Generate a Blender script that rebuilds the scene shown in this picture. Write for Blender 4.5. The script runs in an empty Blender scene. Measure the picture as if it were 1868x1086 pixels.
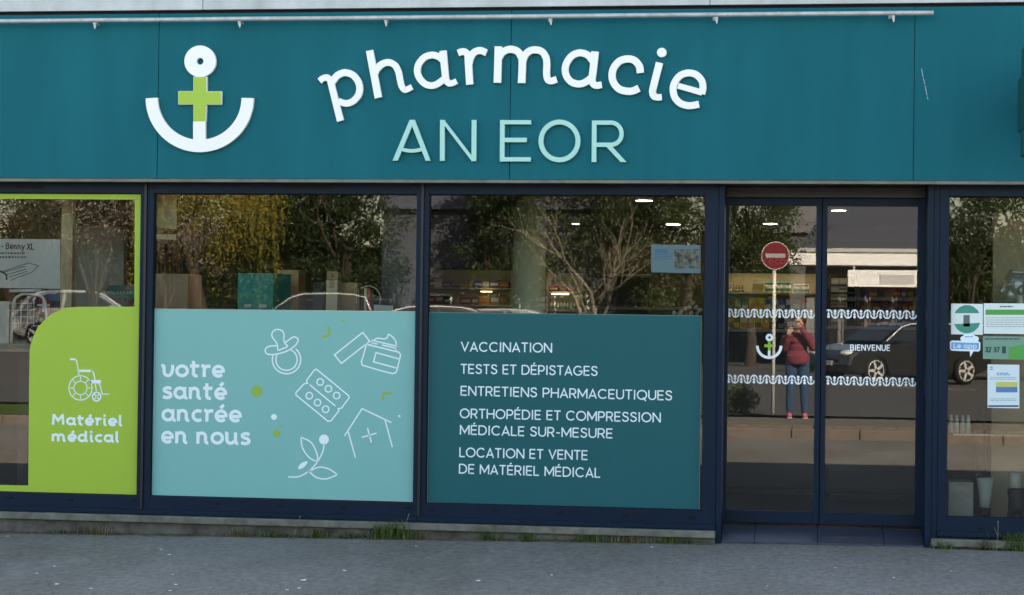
import bpy, bmesh, math, random
from mathutils import Vector, Matrix
rad = math.radians
random.seed(7)
S = bpy.context.scene
COL = S.collection

# ------------------------------------------------------------------ camera, sky, sun, exposure
FPX, CX, CY, DIST, EYE = 3624.0, 934.0, 543.0, 15.5, 1.71
YAW, PITCH, ROLL = 0.1403, 0.01105, 0.01278
FW = Vector((-math.sin(YAW)*math.cos(PITCH), math.cos(YAW)*math.cos(PITCH), math.sin(PITCH)))
_rt = Vector((math.cos(YAW), math.sin(YAW), 0)); _up = _rt.cross(FW)
RT = _rt*math.cos(ROLL) + _up*math.sin(ROLL)
UP = -_rt*math.sin(ROLL) + _up*math.cos(ROLL)
CAM = Vector((0, -DIST, EYE))
cd = bpy.data.cameras.new('camera'); cam = bpy.data.objects.new('camera', cd); COL.objects.link(cam)
cd.sensor_width = 36; cd.lens = FPX/1868*36; cd.clip_start = 0.02; cd.clip_end = 2000
m = Matrix.Identity(4)
for i in range(3):
    m[i][0] = RT[i]; m[i][1] = UP[i]; m[i][2] = -FW[i]; m[i][3] = CAM[i]
cam.matrix_world = m
S.camera = cam

SUN_AZ, SUN_EL = rad(30), rad(33)          # azimuth from +Y towards +X
W = bpy.data.worlds.new('World'); S.world = W; W.use_nodes = True
nt = W.node_tree; nt.nodes.clear()
sky = nt.nodes.new('ShaderNodeTexSky'); sky.sky_type = 'NISHITA'; sky.sun_disc = False
sky.sun_elevation = SUN_EL; sky.sun_rotation = SUN_AZ; sky.dust_density = 1.0; sky.air_density = 1.0; sky.ozone_density = 1.0
bg = nt.nodes.new('ShaderNodeBackground'); bg.inputs[1].default_value = 0.09
wo = nt.nodes.new('ShaderNodeOutputWorld')
nt.links.new(sky.outputs[0], bg.inputs[0]); nt.links.new(bg.outputs[0], wo.inputs[0])
sl = bpy.data.lights.new('sun', 'SUN'); sl.energy = 5.0; sl.angle = rad(0.5); sl.color = (1, 0.985, 0.965)
sun = bpy.data.objects.new('sun', sl); COL.objects.link(sun)
sdir = Vector((math.sin(SUN_AZ)*math.cos(SUN_EL), math.cos(SUN_AZ)*math.cos(SUN_EL), math.sin(SUN_EL)))
sun.rotation_euler = sdir.to_track_quat('Z', 'Y').to_euler(); sun.location = (10, 20, 20)
S.view_settings.view_transform = 'Standard'; S.view_settings.look = 'None'
S.view_settings.exposure = 2.95;
S.view_settings.use_white_balance = True; S.view_settings.white_balance_temperature = 8500; S.view_settings.white_balance_tint = 10
S.view_settings.gamma = 1; S.view_settings.use_curve_mapping = False
S.render.engine = 'CYCLES'
S.cycles.use_denoising = True
S.cycles.max_bounces = 10; S.cycles.diffuse_bounces = 4; S.cycles.glossy_bounces = 5
S.cycles.transparent_max_bounces = 24; S.cycles.transmission_bounces = 8
S.cycles.sample_clamp_indirect = 4.0; S.cycles.caustics_reflective = False; S.cycles.caustics_refractive = False

# ------------------------------------------------------------------ helpers
def P(px, py, y=0.0):
    """photo pixel -> point on the vertical plane Y = y"""
    d = FW*FPX + RT*(px-CX) - UP*(py-CY)
    return CAM + d*((y+DIST)/d.y)
def XZ(px, py, y=0.0):
    p = P(px, py, y); return (p.x, p.z)
def MP(px, py, Y):
    """pixel of something mirrored in the shop glass, standing Y metres in front of the shop"""
    p = P(px, py, Y); return Vector((p.x, -Y, p.z))
PPM = FPX/DIST/1.009*1.0                  # pixels per metre on the facade, about

def tag(o, label=None, cat=None, group=None, kind=None):
    if label: o['label'] = label
    if cat: o['category'] = cat
    if group: o['group'] = group
    if kind: o['kind'] = kind
    return o
def empty(name, loc=(0, 0, 0), rz=0.0, parent=None):
    o = bpy.data.objects.new(name, None); COL.objects.link(o)
    o.location = loc; o.rotation_euler = (0, 0, rz); o.empty_display_size = .1
    if parent: o.parent = parent
    return o
class MB:
    def __init__(s): s.v = []; s.f = []
    def add(s, vs, fs):
        n = len(s.v); s.v += [tuple(p) for p in vs]; s.f += [tuple(i+n for i in f) for f in fs]; return s
    def box(s, x0, x1, y0, y1, z0, z1):
        return s.add([(x0,y0,z0),(x1,y0,z0),(x1,y1,z0),(x0,y1,z0),(x0,y0,z1),(x1,y0,z1),(x1,y1,z1),(x0,y1,z1)],
            [(0,1,2,3),(4,5,6,7),(0,1,5,4),(1,2,6,5),(2,3,7,6),(3,0,4,7)])
    def obox(s, c, sx, sy, sz, rz=0, rx=0, ry=0):
        M_ = Matrix.Translation(c) @ Matrix.Rotation(rz,4,'Z') @ Matrix.Rotation(ry,4,'Y') @ Matrix.Rotation(rx,4,'X')
        vs = [M_ @ Vector((a*sx/2,b*sy/2,d*sz/2)) for d in (-1,1) for a,b in ((-1,-1),(1,-1),(1,1),(-1,1))]
        return s.add(vs, [(0,1,2,3),(4,5,6,7),(0,1,5,4),(1,2,6,5),(2,3,7,6),(3,0,4,7)])
    def prism(s, poly, y0, y1):
        n = len(poly)
        vs = [(x,y0,z) for x,z in poly]+[(x,y1,z) for x,z in poly]
        return s.add(vs, [tuple(range(n)), tuple(range(2*n-1,n-1,-1))]+[(i,(i+1)%n,n+(i+1)%n,n+i) for i in range(n)])
    def hexa(s, a, b):
        return s.add(list(a)+list(b), [(0,1,2,3),(4,5,6,7),(0,1,5,4),(1,2,6,5),(2,3,7,6),(3,0,4,7)])
    def quad(s, a, b, c, d): return s.add([a,b,c,d], [(0,1,2,3)])
    def tube(s, pts, r, n=8, caps=True):
        pts = [Vector(p) for p in pts]; k = len(pts)
        rs = r if isinstance(r, (list, tuple)) else [r]*k
        prev = None; vs = []
        for i,p in enumerate(pts):
            t = (pts[min(i+1,k-1)]-pts[max(i-1,0)]).normalized()
            if prev is None:
                a = Vector((0,0,1)) if abs(t.z) < .9 else Vector((1,0,0))
                prev = t.cross(a).normalized()
            u = (prev - t*prev.dot(t)).normalized(); w = t.cross(u); prev = u
            for j in range(n):
                g = 2*math.pi*j/n; vs.append(p+(u*math.cos(g)+w*math.sin(g))*rs[i])
        fs = [(i*n+j,i*n+(j+1)%n,(i+1)*n+(j+1)%n,(i+1)*n+j) for i in range(k-1) for j in range(n)]
        if caps: fs += [tuple(range(n-1,-1,-1)), tuple(range((k-1)*n,k*n))]
        return s.add(vs, fs)
    def lathe(s, prof, c=(0,0,0), n=16, axis='Z'):
        c = Vector(c); vs = []
        for r,h in prof:
            for j in range(n):
                g = 2*math.pi*j/n; a,b = r*math.cos(g), r*math.sin(g)
                vs.append(c+(Vector((a,b,h)) if axis=='Z' else Vector((a,h,b)) if axis=='Y' else Vector((h,a,b))))
        k = len(prof)
        fs = [(i*n+j,i*n+(j+1)%n,(i+1)*n+(j+1)%n,(i+1)*n+j) for i in range(k-1) for j in range(n)]
        fs += [tuple(range(n-1,-1,-1)), tuple(range((k-1)*n,k*n))]
        return s.add(vs, fs)
    def ball(s, c, r, n=12, mrow=8):
        rx,ry,rz = r if isinstance(r,(tuple,list)) else (r,r,r)
        c = Vector(c); vs = [c+Vector((0,0,-rz))]
        for i in range(1,mrow):
            t = math.pi*i/mrow
            for j in range(n):
                g = 2*math.pi*j/n
                vs.append(c+Vector((rx*math.sin(t)*math.cos(g), ry*math.sin(t)*math.sin(g), -rz*math.cos(t))))
        vs.append(c+Vector((0,0,rz))); L = len(vs)-1
        fs = [(0,1+(j+1)%n,1+j) for j in range(n)]
        for i in range(mrow-2):
            fs += [(1+i*n+j,1+i*n+(j+1)%n,1+(i+1)*n+(j+1)%n,1+(i+1)*n+j) for j in range(n)]
        fs += [(L,1+(mrow-2)*n+j,1+(mrow-2)*n+(j+1)%n) for j in range(n)]
        return s.add(vs, fs)
    def stroke(s, pts, w, y, t=.001, close=False):
        """flat ribbon of width w along pts (x,z), front face at Y=y, t thick"""
        q = [Vector((a,b)) for a,b in pts]
        q = [p for i,p in enumerate(q) if i == 0 or (p-q[i-1]).length > 1e-6]
        if close and (q[0]-q[-1]).length < 1e-6: q.pop()
        k = len(q); ws = w if isinstance(w,(list,tuple)) else [w,w]
        L = []; R = []
        for i in range(k):
            a = q[i-1] if (i > 0 or close) else None
            b = q[(i+1)%k] if (i < k-1 or close) else None
            d0 = (q[i]-a).normalized() if a is not None else (b-q[i]).normalized()
            d1 = (b-q[i]).normalized() if b is not None else d0
            n0 = Vector((-d0.y,d0.x)); n1 = Vector((-d1.y,d1.x)); n = (n0+n1)
            n = n.normalized() if n.length > 1e-6 else n0
            sc = 1/max(.45, n.dot(n0))
            h = (ws[0]+(ws[1]-ws[0])*i/max(1,k-1))/2*sc
            L.append(q[i]+n*h); R.append(q[i]-n*h)
        vs = [(p.x,y,p.y) for p in L]+[(p.x,y,p.y) for p in R]+[(p.x,y+t,p.y) for p in L]+[(p.x,y+t,p.y) for p in R]
        fs = []
        for i in range(k if close else k-1):
            j = (i+1)%k
            fs += [(i,j,k+j,k+i),(2*k+i,2*k+j,j,i),(k+i,k+j,3*k+j,3*k+i)]
        if not close: fs += [(0,k,3*k,2*k),(k-1,2*k-1,4*k-1,3*k-1)]
        return s.add(vs, fs)
    def disc(s, cx, cz, rx, rz, y, t=.001, n=28):
        return s.prism([(cx+rx*math.cos(2*math.pi*i/n), cz+rz*math.sin(2*math.pi*i/n)) for i in range(n)], y, y+t)
    def mesh(s, name):
        me = bpy.data.meshes.new(name); me.from_pydata([tuple(p) for p in s.v], [], s.f)
        return me
    def build(s, name, mat, parent=None, smooth=False, bevel=0, world=True, fix=True):
        me = s.mesh(name)
        if fix:
            b = bmesh.new(); b.from_mesh(me); bmesh.ops.recalc_face_normals(b, faces=b.faces); b.to_mesh(me); b.free()
        o = bpy.data.objects.new(name, me); COL.objects.link(o)
        for mm in (mat if isinstance(mat,(list,tuple)) else [mat]): me.materials.append(mm)
        if smooth:
            for p in me.polygons: p.use_smooth = True
        if parent is not None:
            o.parent = parent
            if world and parent.type == 'EMPTY' and parent.parent is None:
                o.matrix_parent_inverse = (Matrix.Translation(parent.location) @ parent.rotation_euler.to_matrix().to_4x4()).inverted()
        if bevel:
            bm = o.modifiers.new('bevel','BEVEL'); bm.width = bevel; bm.segments = 2; bm.limit_method = 'ANGLE'
        return o
def part_empty(name, parent):
    o = bpy.data.objects.new(name, None); COL.objects.link(o); o.parent = parent
    o.matrix_parent_inverse = (Matrix.Translation(parent.location) @ parent.rotation_euler.to_matrix().to_4x4()).inverted()
    return o

def catmull(pts, n=6, close=False):
    q = [Vector(p) for p in pts]; out = []; k = len(q)
    for i in range(k if close else k-1):
        p0 = q[i-1] if (i>0 or close) else q[0]*2-q[1]
        p1 = q[i]; p2 = q[(i+1)%k]
        p3 = q[(i+2)%k] if (i+2<k or close) else q[-1]*2-q[-2]
        for j in range(n):
            t = j/n
            out.append(.5*((2*p1)+(p2-p0)*t+(2*p0-5*p1+4*p2-p3)*t*t+(3*p1-p0-3*p2+p3)*t**3))
    if not close: out.append(q[-1])
    return [tuple(p) for p in out]
def arc(cx, cy, rx, ry, a0, a1, n=14):
    return [(cx+rx*math.cos(rad(a0+(a1-a0)*i/n)), cy+ry*math.sin(rad(a0+(a1-a0)*i/n))) for i in range(n+1)]

# ------------------------------------------------------------------ materials
MATS = {}
def M(name, col, rough=.5, spec=.5, metal=0.0, var=0.0, vscale=3.0, bump=0.0, bscale=40.0, emit=None, estr=0.0, coat=0.0, vdet=4, stretch=None, var2=None, sheen=0):
    if name in MATS: return MATS[name]
    m_ = bpy.data.materials.new(name); m_.use_nodes = True; t = m_.node_tree; b = t.nodes['Principled BSDF']
    b.inputs['Base Color'].default_value = (*col,1); b.inputs['Roughness'].default_value = rough
    b.inputs['Specular IOR Level'].default_value = spec; b.inputs['Metallic'].default_value = metal
    if coat: b.inputs['Coat Weight'].default_value = coat; b.inputs['Coat Roughness'].default_value = .05
    if emit: b.inputs['Emission Color'].default_value = (*emit,1); b.inputs['Emission Strength'].default_value = estr
    tc = None
    if var or bump:
        tc = t.nodes.new('ShaderNodeTexCoord'); mp = t.nodes.new('ShaderNodeMapping'); t.links.new(tc.outputs['Object'], mp.inputs[0])
        if stretch: mp.inputs['Scale'].default_value = stretch
    if var:
        n = t.nodes.new('ShaderNodeTexNoise'); n.inputs['Scale'].default_value = vscale; n.inputs['Detail'].default_value = vdet; n.inputs['Roughness'].default_value = .65
        t.links.new(mp.outputs[0], n.inputs['Vector'])
        r = t.nodes.new('ShaderNodeValToRGB'); r.color_ramp.elements[0].position = .3; r.color_ramp.elements[1].position = .7
        r.color_ramp.elements[0].color = (*[c*(1-var) for c in col],1)
        r.color_ramp.elements[1].color = (*(var2 or [min(1,c*(1+var)) for c in col]),1)
        t.links.new(n.outputs[0], r.inputs[0]); t.links.new(r.outputs[0], b.inputs['Base Color'])
    if bump:
        n2 = t.nodes.new('ShaderNodeTexNoise'); n2.inputs['Scale'].default_value = bscale; n2.inputs['Detail'].default_value = 5
        t.links.new(mp.outputs[0], n2.inputs['Vector'])
        bp = t.nodes.new('ShaderNodeBump'); bp.inputs['Strength'].default_value = bump; bp.inputs['Distance'].default_value = .01
        t.links.new(n2.outputs[0], bp.inputs['Height']); t.links.new(bp.outputs[0], b.inputs['Normal'])
    MATS[name] = m_; return m_
def glass_mat(name, ior, tint=(1,1,1), rough=0.0, wave=0.0):
    m_ = bpy.data.materials.new(name); m_.use_nodes = True; t = m_.node_tree; t.nodes.clear()
    o = t.nodes.new('ShaderNodeOutputMaterial'); mx = t.nodes.new('ShaderNodeMixShader'); fr = t.nodes.new('ShaderNodeFresnel')
    tr = t.nodes.new('ShaderNodeBsdfTransparent'); gl = t.nodes.new('ShaderNodeBsdfGlossy')
    fr.inputs[0].default_value = ior; tr.inputs[0].default_value = (*tint,1); gl.inputs['Roughness'].default_value = rough
    if wave:
        tc = t.nodes.new('ShaderNodeTexCoord'); n = t.nodes.new('ShaderNodeTexNoise'); n.inputs['Scale'].default_value = 1.3; n.inputs['Detail'].default_value = 1
        bp = t.nodes.new('ShaderNodeBump'); bp.inputs['Strength'].default_value = wave; bp.inputs['Distance'].default_value = .01
        t.links.new(tc.outputs['Object'], n.inputs['Vector']); t.links.new(n.outputs[0], bp.inputs['Height']); t.links.new(bp.outputs[0], gl.inputs['Normal'])
    t.links.new(fr.outputs[0], mx.inputs[0]); t.links.new(tr.outputs[0], mx.inputs[1]); t.links.new(gl.outputs[0], mx.inputs[2]); t.links.new(mx.outputs[0], o.inputs[0])
    MATS[name] = m_; return m_

TEAL = M('teal_fascia_panel', (.0012,.110,.144), .55, .03, var=.085, vscale=1.0, stretch=(3,3,.35))
WHITE = M('white_acrylic', (.80,.80,.80), .35, .4)
PALE = M('pale_teal_acrylic', (.31,.60,.56), .35, .4)
LIME = M('lime_acrylic', (.32,.48,.06), .4, .3)
NAVY = M('navy_aluminium', (.0022,.0115,.029), .42, .13, var=.10, vscale=4)
NAVYD = M('navy_aluminium_dark', (.0025,.005,.010), .4, .4)
GASKET = M('black_gasket', (.004,.004,.005), .6, .2)
PARA = M('white_parapet_metal', (.43,.45,.48), .45, .4, var=.22, vscale=3.5, vdet=8, stretch=(1,1,.5))
BEIGE = M('beige_trim', (.15,.145,.125), .6, .3, var=.25, vscale=6)
GALV = M('galvanised_tube', (.40,.41,.41), .45, .5, metal=.35, var=.22, vscale=14)
V_LTEAL = M('vinyl_light_teal', (.14,.375,.372), .35, .28, var=.02, vscale=2)
V_DTEAL = M('vinyl_dark_teal', (.006,.089,.104), .38, .12, var=.02, vscale=2)
V_GREEN = M('vinyl_green', (.275,.415,.045), .35, .28, var=.02, vscale=2)
V_WHITE = M('vinyl_white', (.62,.72,.78), .55, .2)
V_EDGE = M('vinyl_edge', (.36,.40,.36), .6, .2)
V_OLIVE = M('vinyl_olive', (.24,.37,.06), .6, .2)
CONC = M('concrete_sill', (.115,.115,.10), .85, .2, var=.45, vscale=7, bump=.4, bscale=60)
TILE = M('slate_doorstep_tile', (.024,.032,.052), .45, .4, var=.3, vscale=9, stretch=(1,6,6))
GLASS = glass_mat('shop_glass', 1.92, (.88,.91,.90), .010, .005)
DGLASS = glass_mat('door_glass', 1.90, (.82,.86,.87), .004, .003)
RENDERW = M('white_render', (.70,.70,.68), .8, .2, var=.06, vscale=2)

# ------------------------------------------------------------------ ground
def asphalt(name, c0, c1, patch=.25):
    m_ = bpy.data.materials.new(name); m_.use_nodes = True; t = m_.node_tree; b = t.nodes['Principled BSDF']
    tc = t.nodes.new('ShaderNodeTexCoord')
    mp = t.nodes.new('ShaderNodeMapping'); mp.inputs['Scale'].default_value = (1,.45,1); t.links.new(tc.outputs['Object'], mp.inputs[0])
    def noise(sc, det, ro=.6):
        n = t.nodes.new('ShaderNodeTexNoise'); n.inputs['Scale'].default_value = sc; n.inputs['Detail'].default_value = det; n.inputs['Roughness'].default_value = ro
        t.links.new(mp.outputs[0], n.inputs['Vector']); return n
    fine = noise(95, 3, .8); mid = noise(22, 4); big = noise(.55, 6)
    r = t.nodes.new('ShaderNodeValToRGB'); e = r.color_ramp.elements
    e[0].position = .36; e[0].color = (*c0,1); e[1].position = .64; e[1].color = (*c1,1)
    add = t.nodes.new('ShaderNodeMath'); add.operation = 'MULTIPLY_ADD'; add.inputs[1].default_value = .55
    t.links.new(fine.outputs[0], add.inputs[0])
    m2 = t.nodes.new('ShaderNodeMath'); m2.operation = 'MULTIPLY'; m2.inputs[1].default_value = .45; t.links.new(mid.outputs[0], m2.inputs[0])
    t.links.new(m2.outputs[0], add.inputs[2]); t.links.new(add.outputs[0], r.inputs[0])
    mix = t.nodes.new('ShaderNodeMixRGB'); mix.blend_type = 'MULTIPLY'; mix.inputs[0].default_value = patch
    r2 = t.nodes.new('ShaderNodeValToRGB'); r2.color_ramp.elements[0].position = .35; r2.color_ramp.elements[0].color = (.55,.56,.5,1); r2.color_ramp.elements[1].position = .62; r2.color_ramp.elements[1].color = (1.0,1,1,1)
    t.links.new(big.outputs[0], r2.inputs[0]); t.links.new(r.outputs[0], mix.inputs[1]); t.links.new(r2.outputs[0], mix.inputs[2])
    t.links.new(mix.outputs[0], b.inputs['Base Color']); b.inputs['Roughness'].default_value = .9; b.inputs['Specular IOR Level'].default_value = .25
    bp = t.nodes.new('ShaderNodeBump'); bp.inputs['Strength'].default_value = .9; bp.inputs['Distance'].default_value = .006
    t.links.new(add.outputs[0], bp.inputs['Height']); t.links.new(bp.outputs[0], b.inputs['Normal'])
    return m_
ASPH = asphalt('forecourt_asphalt', (.105,.101,.094), (.262,.243,.226), .75)
ROAD = asphalt('street_asphalt', (.045,.045,.045), (.105,.103,.10), .3)
GRASSM = M('verge_grass', (.05,.085,.018), .9, .1, var=.45, vscale=5, bump=.6, bscale=30)
PAVER = M('pavement_pavers', (.14,.12,.10), .85, .2, var=.25, vscale=6)
KERB = M('kerb_stone', (.15,.125,.105), .8, .2, var=.15, vscale=5)
def g0(x): return max(-.10, min(.012, .0125*x + .004))
def gfar(x, Y):
    t = max(0, min(1, (Y-20)/14)); return .19 + t*(.10 + .034*max(0, min(16, -x-1)))
def sheet(name, xs, Ys, zf, mat):
    b = MB(); n = len(Ys)
    vs = [(x,-Y,zf(x,Y)) for x in xs for Y in Ys]
    fs = [(i*n+j,(i+1)*n+j,(i+1)*n+j+1,i*n+j+1) for i in range(len(xs)-1) for j in range(n-1)]
    b.add(vs, fs); o = b.build(name, mat, smooth=True); o['kind'] = 'structure'; return o
frange = lambda a,b,n: [a+(b-a)*i/n for i in range(n+1)]
KY = 13.6
def gnear(x, Y): return g0(x)*max(0, 1-max(0,Y-3)/6)
sheet('forecourt', frange(-40,30,70), [-.35,0,.5,1,2,3,4,5,6,7,8,9,10,11,12,13,KY+.05], gnear, ASPH)
sheet('street', frange(-90,60,60), [16.9,18,20,22,24,26,28,30,32,34,38,44,52,60,80], gfar, ROAD)
far = MB(); far.add([(-900,-1500,-.4),(900,-1500,-.4),(900,900,-.4),(-900,900,-.4)], [(0,1,2,3)]); far.build('far_ground', GRASSM)['kind'] = 'structure'
# kerb, grass verge and paved strip the photographer stands on
kb = empty('kerb', (0,-KY,0)); tag(kb, kind='structure')
km = None
for i in range(44):
    x0 = -30+i*1.0
    if km is None:
        o = MB().box(.006,.994,-.15,0,-.2,.145).build('kerb_stone', KERB, kb, world=False, bevel=.02); km = o
    else:
        o = km.copy(); COL.objects.link(o)
    o.parent = kb; o.location = (x0, 0, 0)
sheet('pavement_bed', frange(-4.6,14,4), [KY+.15,KY+1,KY+2,16.9], lambda x,Y: .115, M('paving_joint', (.09,.08,.07), .9, .1))
pv = empty('pavement', (0,-KY,0)); tag(pv, kind='structure'); p0 = None
for r_ in range(11):
    for c in range(27):
        if p0 is None:
            p0 = MB().box(-.148,.148,-.098,.098,.0,.075).build('paver', PAVER, pv, world=False); o = p0
        else:
            o = p0.copy(); COL.objects.link(o)
        o.parent = pv; o.location = (-4.4+c*.305+(.15 if r_%2 else 0), -.27-r_*.205, .118+random.uniform(-.003,.003)); o.rotation_euler = (0,0,random.uniform(-.01,.01))
sheet('grass_verge', frange(-30,-4.61,12), [KY+.15,KY+1,KY+2,16.9], lambda x,Y: .16+.02*math.sin(x*2+Y), GRASSM)
LINE = M('road_paint', (.62,.62,.60), .8, .2, var=.15, vscale=4)
def road_line(a, b, w):
    a = Vector(a); b = Vector(b); d = (b-a).normalized(); n = Vector((-d.y,d.x))*w/2
    mb = MB(); k = 12
    for i in range(k):
        q = [a+(b-a)*(i/k), a+(b-a)*((i+1)/k)]
        z = [gfar(p.x,-p.y)+.006 for p in q]
        mb.quad((q[0].x-n.x,q[0].y-n.y,z[0]),(q[1].x-n.x,q[1].y-n.y,z[1]),(q[1].x+n.x,q[1].y+n.y,z[1]),(q[0].x+n.x,q[0].y+n.y,z[0]))
    o = mb.build('road_marking', LINE); o['kind'] = 'structure'
road_line((.9,-31),(9,-28.6),.14); road_line((-.85,-35),(-.55,-44),.35); road_line((-3.5,-35),(-3.4,-44),.3)

# ------------------------------------------------------------------ the building
BL = empty('pharmacy_building', (-2.5, 3, 0))
tag(BL, 'pharmacy building with teal fascia, navy framed shop windows and sliding glass door', 'building')
X0, X1 = -10.2, 4.6
FY = -.20
seams = [sum(XZ(px,py,FY)[0] for px,py in s)/2 for s in (((289,60),(287.5,322)),((932.5,60),(929,330)),((1671,25),(1664,330)))]
FZ0, FZ1 = 2.800, 4.117
xs = [X0]+seams+[X1]
for a,b in zip(xs[:-1], xs[1:]):
    MB().box(a+.0025, b-.0025, FY, FY+.03, FZ0, FZ1).build('fascia_panel', TEAL, BL, bevel=.002)
MB().box(X0, X1, FY+.031, -.002, FZ0+.004, FZ1-.004).build('fascia_backing', NAVYD, BL)
MB().box(X0, X1, FY+.006, FY+.10, FZ0-.026, FZ0-.002).build('fascia_trim', BEIGE, BL)
MB().box(X0, X1, FY+.101, -.002, FZ0-.016, FZ0+.003).build('soffit', BEIGE, BL)
# white metal parapet above the fascia
PB = [X0, XZ(370,10,-.17)[0], XZ(1295,10,-.17)[0], X1]
for a,b in zip(PB[:-1], PB[1:]):
    MB().box(a+.002, b-.002, -.17, -.05, FZ1+.034, 4.80).build('parapet_panel', PARA, BL, bevel=.004)
MB().box(X0, X1, -.13, -.002, FZ1-.003, FZ1+.0335).build('parapet_gap', GASKET, BL)
MB().box(X0, X1, -.049, 9, 2.84, 4.78).build('upper_wall', RENDERW, BL)
MB().add([(-2,.4,4.781),(15,.4,4.781),(15,9,4.781),(-2,9,4.781),(2.6,.4,6.55),(15,.4,6.75),(15,9,6.75),(2.6,9,6.55)],
    [(0,1,5,4),(1,2,6,5),(2,3,7,6),(3,0,4,7),(4,5,6,7),(0,3,2,1)]).build('upper_roof', M('slate_roof',(.07,.075,.09),.6,.3,var=.2), BL)
MB().box(-16, X0, -.1, 9, -.15, 4.78).build('end_wall', RENDERW, BL)
MB().box(X1, 15, -.1, 9, -.15, 4.78).build('end_wall', RENDERW, BL)
MB().box(X0, X1, 8.2, 9, .0, 2.83).build('rear_wall', RENDERW, BL)
# window frames
GZ0, GZ1, HZ, BZ = .248, 2.692, 2.782, .108
def window(gx0, gx1, fx0, fx1, slots):
    w = part_empty('window', BL)
    f = MB()
    f.box(fx0, gx0, -.03, .05, BZ, HZ); f.box(gx1, fx1, -.03, .05, BZ, HZ)
    f.box(gx0, gx1, -.03, .05, GZ1, HZ); f.box(gx0, gx1, -.03, .05, BZ+.03, GZ0)
    f.build('frame', NAVY, w, bevel=.003)
    MB().box(fx0+.001, fx1-.001, -.075, -.0305, BZ-.004, BZ+.034).build('sill_profile', NAVY, w, bevel=.004)
    g = MB(); d = .006
    g.box(gx0, gx0+d, .004, .018, GZ0, GZ1); g.box(gx1-d, gx1, .004, .018, GZ0, GZ1)
    g.box(gx0+d, gx1-d, .004, .018, GZ0, GZ0+d); g.box(gx0+d, gx1-d, .004, .018, GZ1-d, GZ1)
    g.build('gasket', GASKET, w)
    p = MB(); p.quad((gx0,.022,GZ0),(gx1,.022,GZ0),(gx1,.022,GZ1),(gx0,.022,GZ1)); p.build('pane', GLASS, w)
    for px,py in slots:
        x,z = XZ(px,py,-.03)
        MB().box(x-.026, x+.026, -.036, -.0302, z-.011, z+.011).build('drain_slot', GASKET, w, bevel=.003)
    return w
W1 = (-9.4, -5.226); W2 = (-5.116, -2.957); W3 = (-2.857, -.678); W4 = (1.177, 4.3)
window(*W1, -9.5, -5.179, [(17,907),(127,911),(240,914)])
window(*W2, -5.1785, -2.908, [(397,918),(510,921),(625,924),(743,925)])
window(*W3, -2.9055, -.5705, [(787,928),(903,931),(1021,935),(1140,940),(1262,944)])
window(*W4, 1.106, 4.4, [(1790,962)])
for x in (-5.179, -2.9065):
    MB().box(x-.010, x+.010, -.048, -.0305, BZ+.035, HZ).build('mullion_cap', NAVYD, BL, bevel=.003)
# roller slots in the head
for px in (35, 560, 1085):
    x,z = XZ(px,341,-.03); MB().box(x-.20, x+.20, -.034, -.0305, z-.012, z+.012).build('head_slot', GASKET, BL)
# entrance: posts, recess, header, sliding leaves
RY = .30
for a_,b_,c_,d_ in ((-.5695,-.528,-.05,RY+.08),(1.018,1.062,-.05,RY+.08),(1.0625,1.1055,-.04,.06)):
    MB().box(a_,b_,c_,d_,-.03,HZ).build('door_post', NAVY, BL, bevel=.003)
hz = XZ(1500,349,RY)[1]
MB().box(-.5275, 1.0175, .05, RY+.1, hz+.03, HZ).build('door_header', NAVYD, BL)
MB().box(-.5275, 1.0175, RY-.06, RY+.1, hz-.055, hz+.0295).build('door_track_cover', NAVYD, BL, bevel=.004)
dz1 = XZ(1410,376,RY)[1]; dz0 = XZ(1400,932,RY)[1]; db = XZ(1400,954,RY)[1]
def leaf(x0, gx0, gx1, x1, yy):
    d = part_empty('sliding_door', BL); f = MB()
    f.box(x0, gx0, yy, yy+.035, db, dz1+.10); f.box(gx1, x1, yy, yy+.035, db, dz1+.10)
    f.box(gx0, gx1, yy, yy+.035, dz1, dz1+.10); f.box(gx0, gx1, yy, yy+.035, db, dz0)
    f.build('leaf_frame', NAVY, d, bevel=.003)
    p = MB(); p.quad((gx0,yy+.016,dz0),(gx1,yy+.016,dz0),(gx1,yy+.016,dz1),(gx0,yy+.016,dz1)); p.build('pane', DGLASS, d)
    return d
lx = [XZ(px,600,RY)[0] for px in (1318,1328.5,1487,1497,1498.6,1507.5,1672,1692)]
leaf(lx[0], lx[1], lx[2], lx[3], RY); leaf(lx[4], lx[5], lx[6], lx[7], RY)
MB().box(lx[3]-.004, lx[4]+.004, RY+.036, RY+.05, db, dz1+.09).build('door_seal', GASKET, BL)
# doorstep: four sloping tiles between the posts
tx = [-.527]+[XZ(px,970,.1)[0] for px in (1377,1491,1612)]+[1.017]
for a,b in zip(tx[:-1], tx[1:]):
    z0, z1 = .024, db-.006
    MB().hexa([(a+.002,-.03,z0),(b-.002,-.03,z0),(b-.002,RY+.1,z1),(a+.002,RY+.1,z1)],[(a+.002,-.03,z0-.03),(b-.002,-.03,z0-.03),(b-.002,RY+.1,z1-.03),(a+.002,RY+.1,z1-.03)]).build('doorstep_tile', TILE, BL, bevel=.002)
MB().hexa([(-.56,-.10,-.03),(1.09,-.10,-.03),(1.017,RY+.1,db-.045),(-.527,RY+.1,db-.045)],[(-.56,-.10,-.1),(1.09,-.10,-.1),(1.017,RY+.1,-.1),(-.527,RY+.1,-.1)]).build('doorstep_bed', CONC, BL)
# concrete sill under the windows
def plinth(x0, x1, top):
    MB().box(x0, x1, -.125, .05, top-.06, top-.004).build('plinth_ledge', CONC, BL, bevel=.008)
    MB().box(x0+.003, x1-.003, -.085, .05, -.2, top-.0605).build('plinth', M('plinth_dark',(.085,.085,.075),.9,.1,var=.5,vscale=6,bump=.4), BL)
plinth(X0, -.57, BZ-.004); plinth(1.063, X1, BZ-.018)

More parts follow.
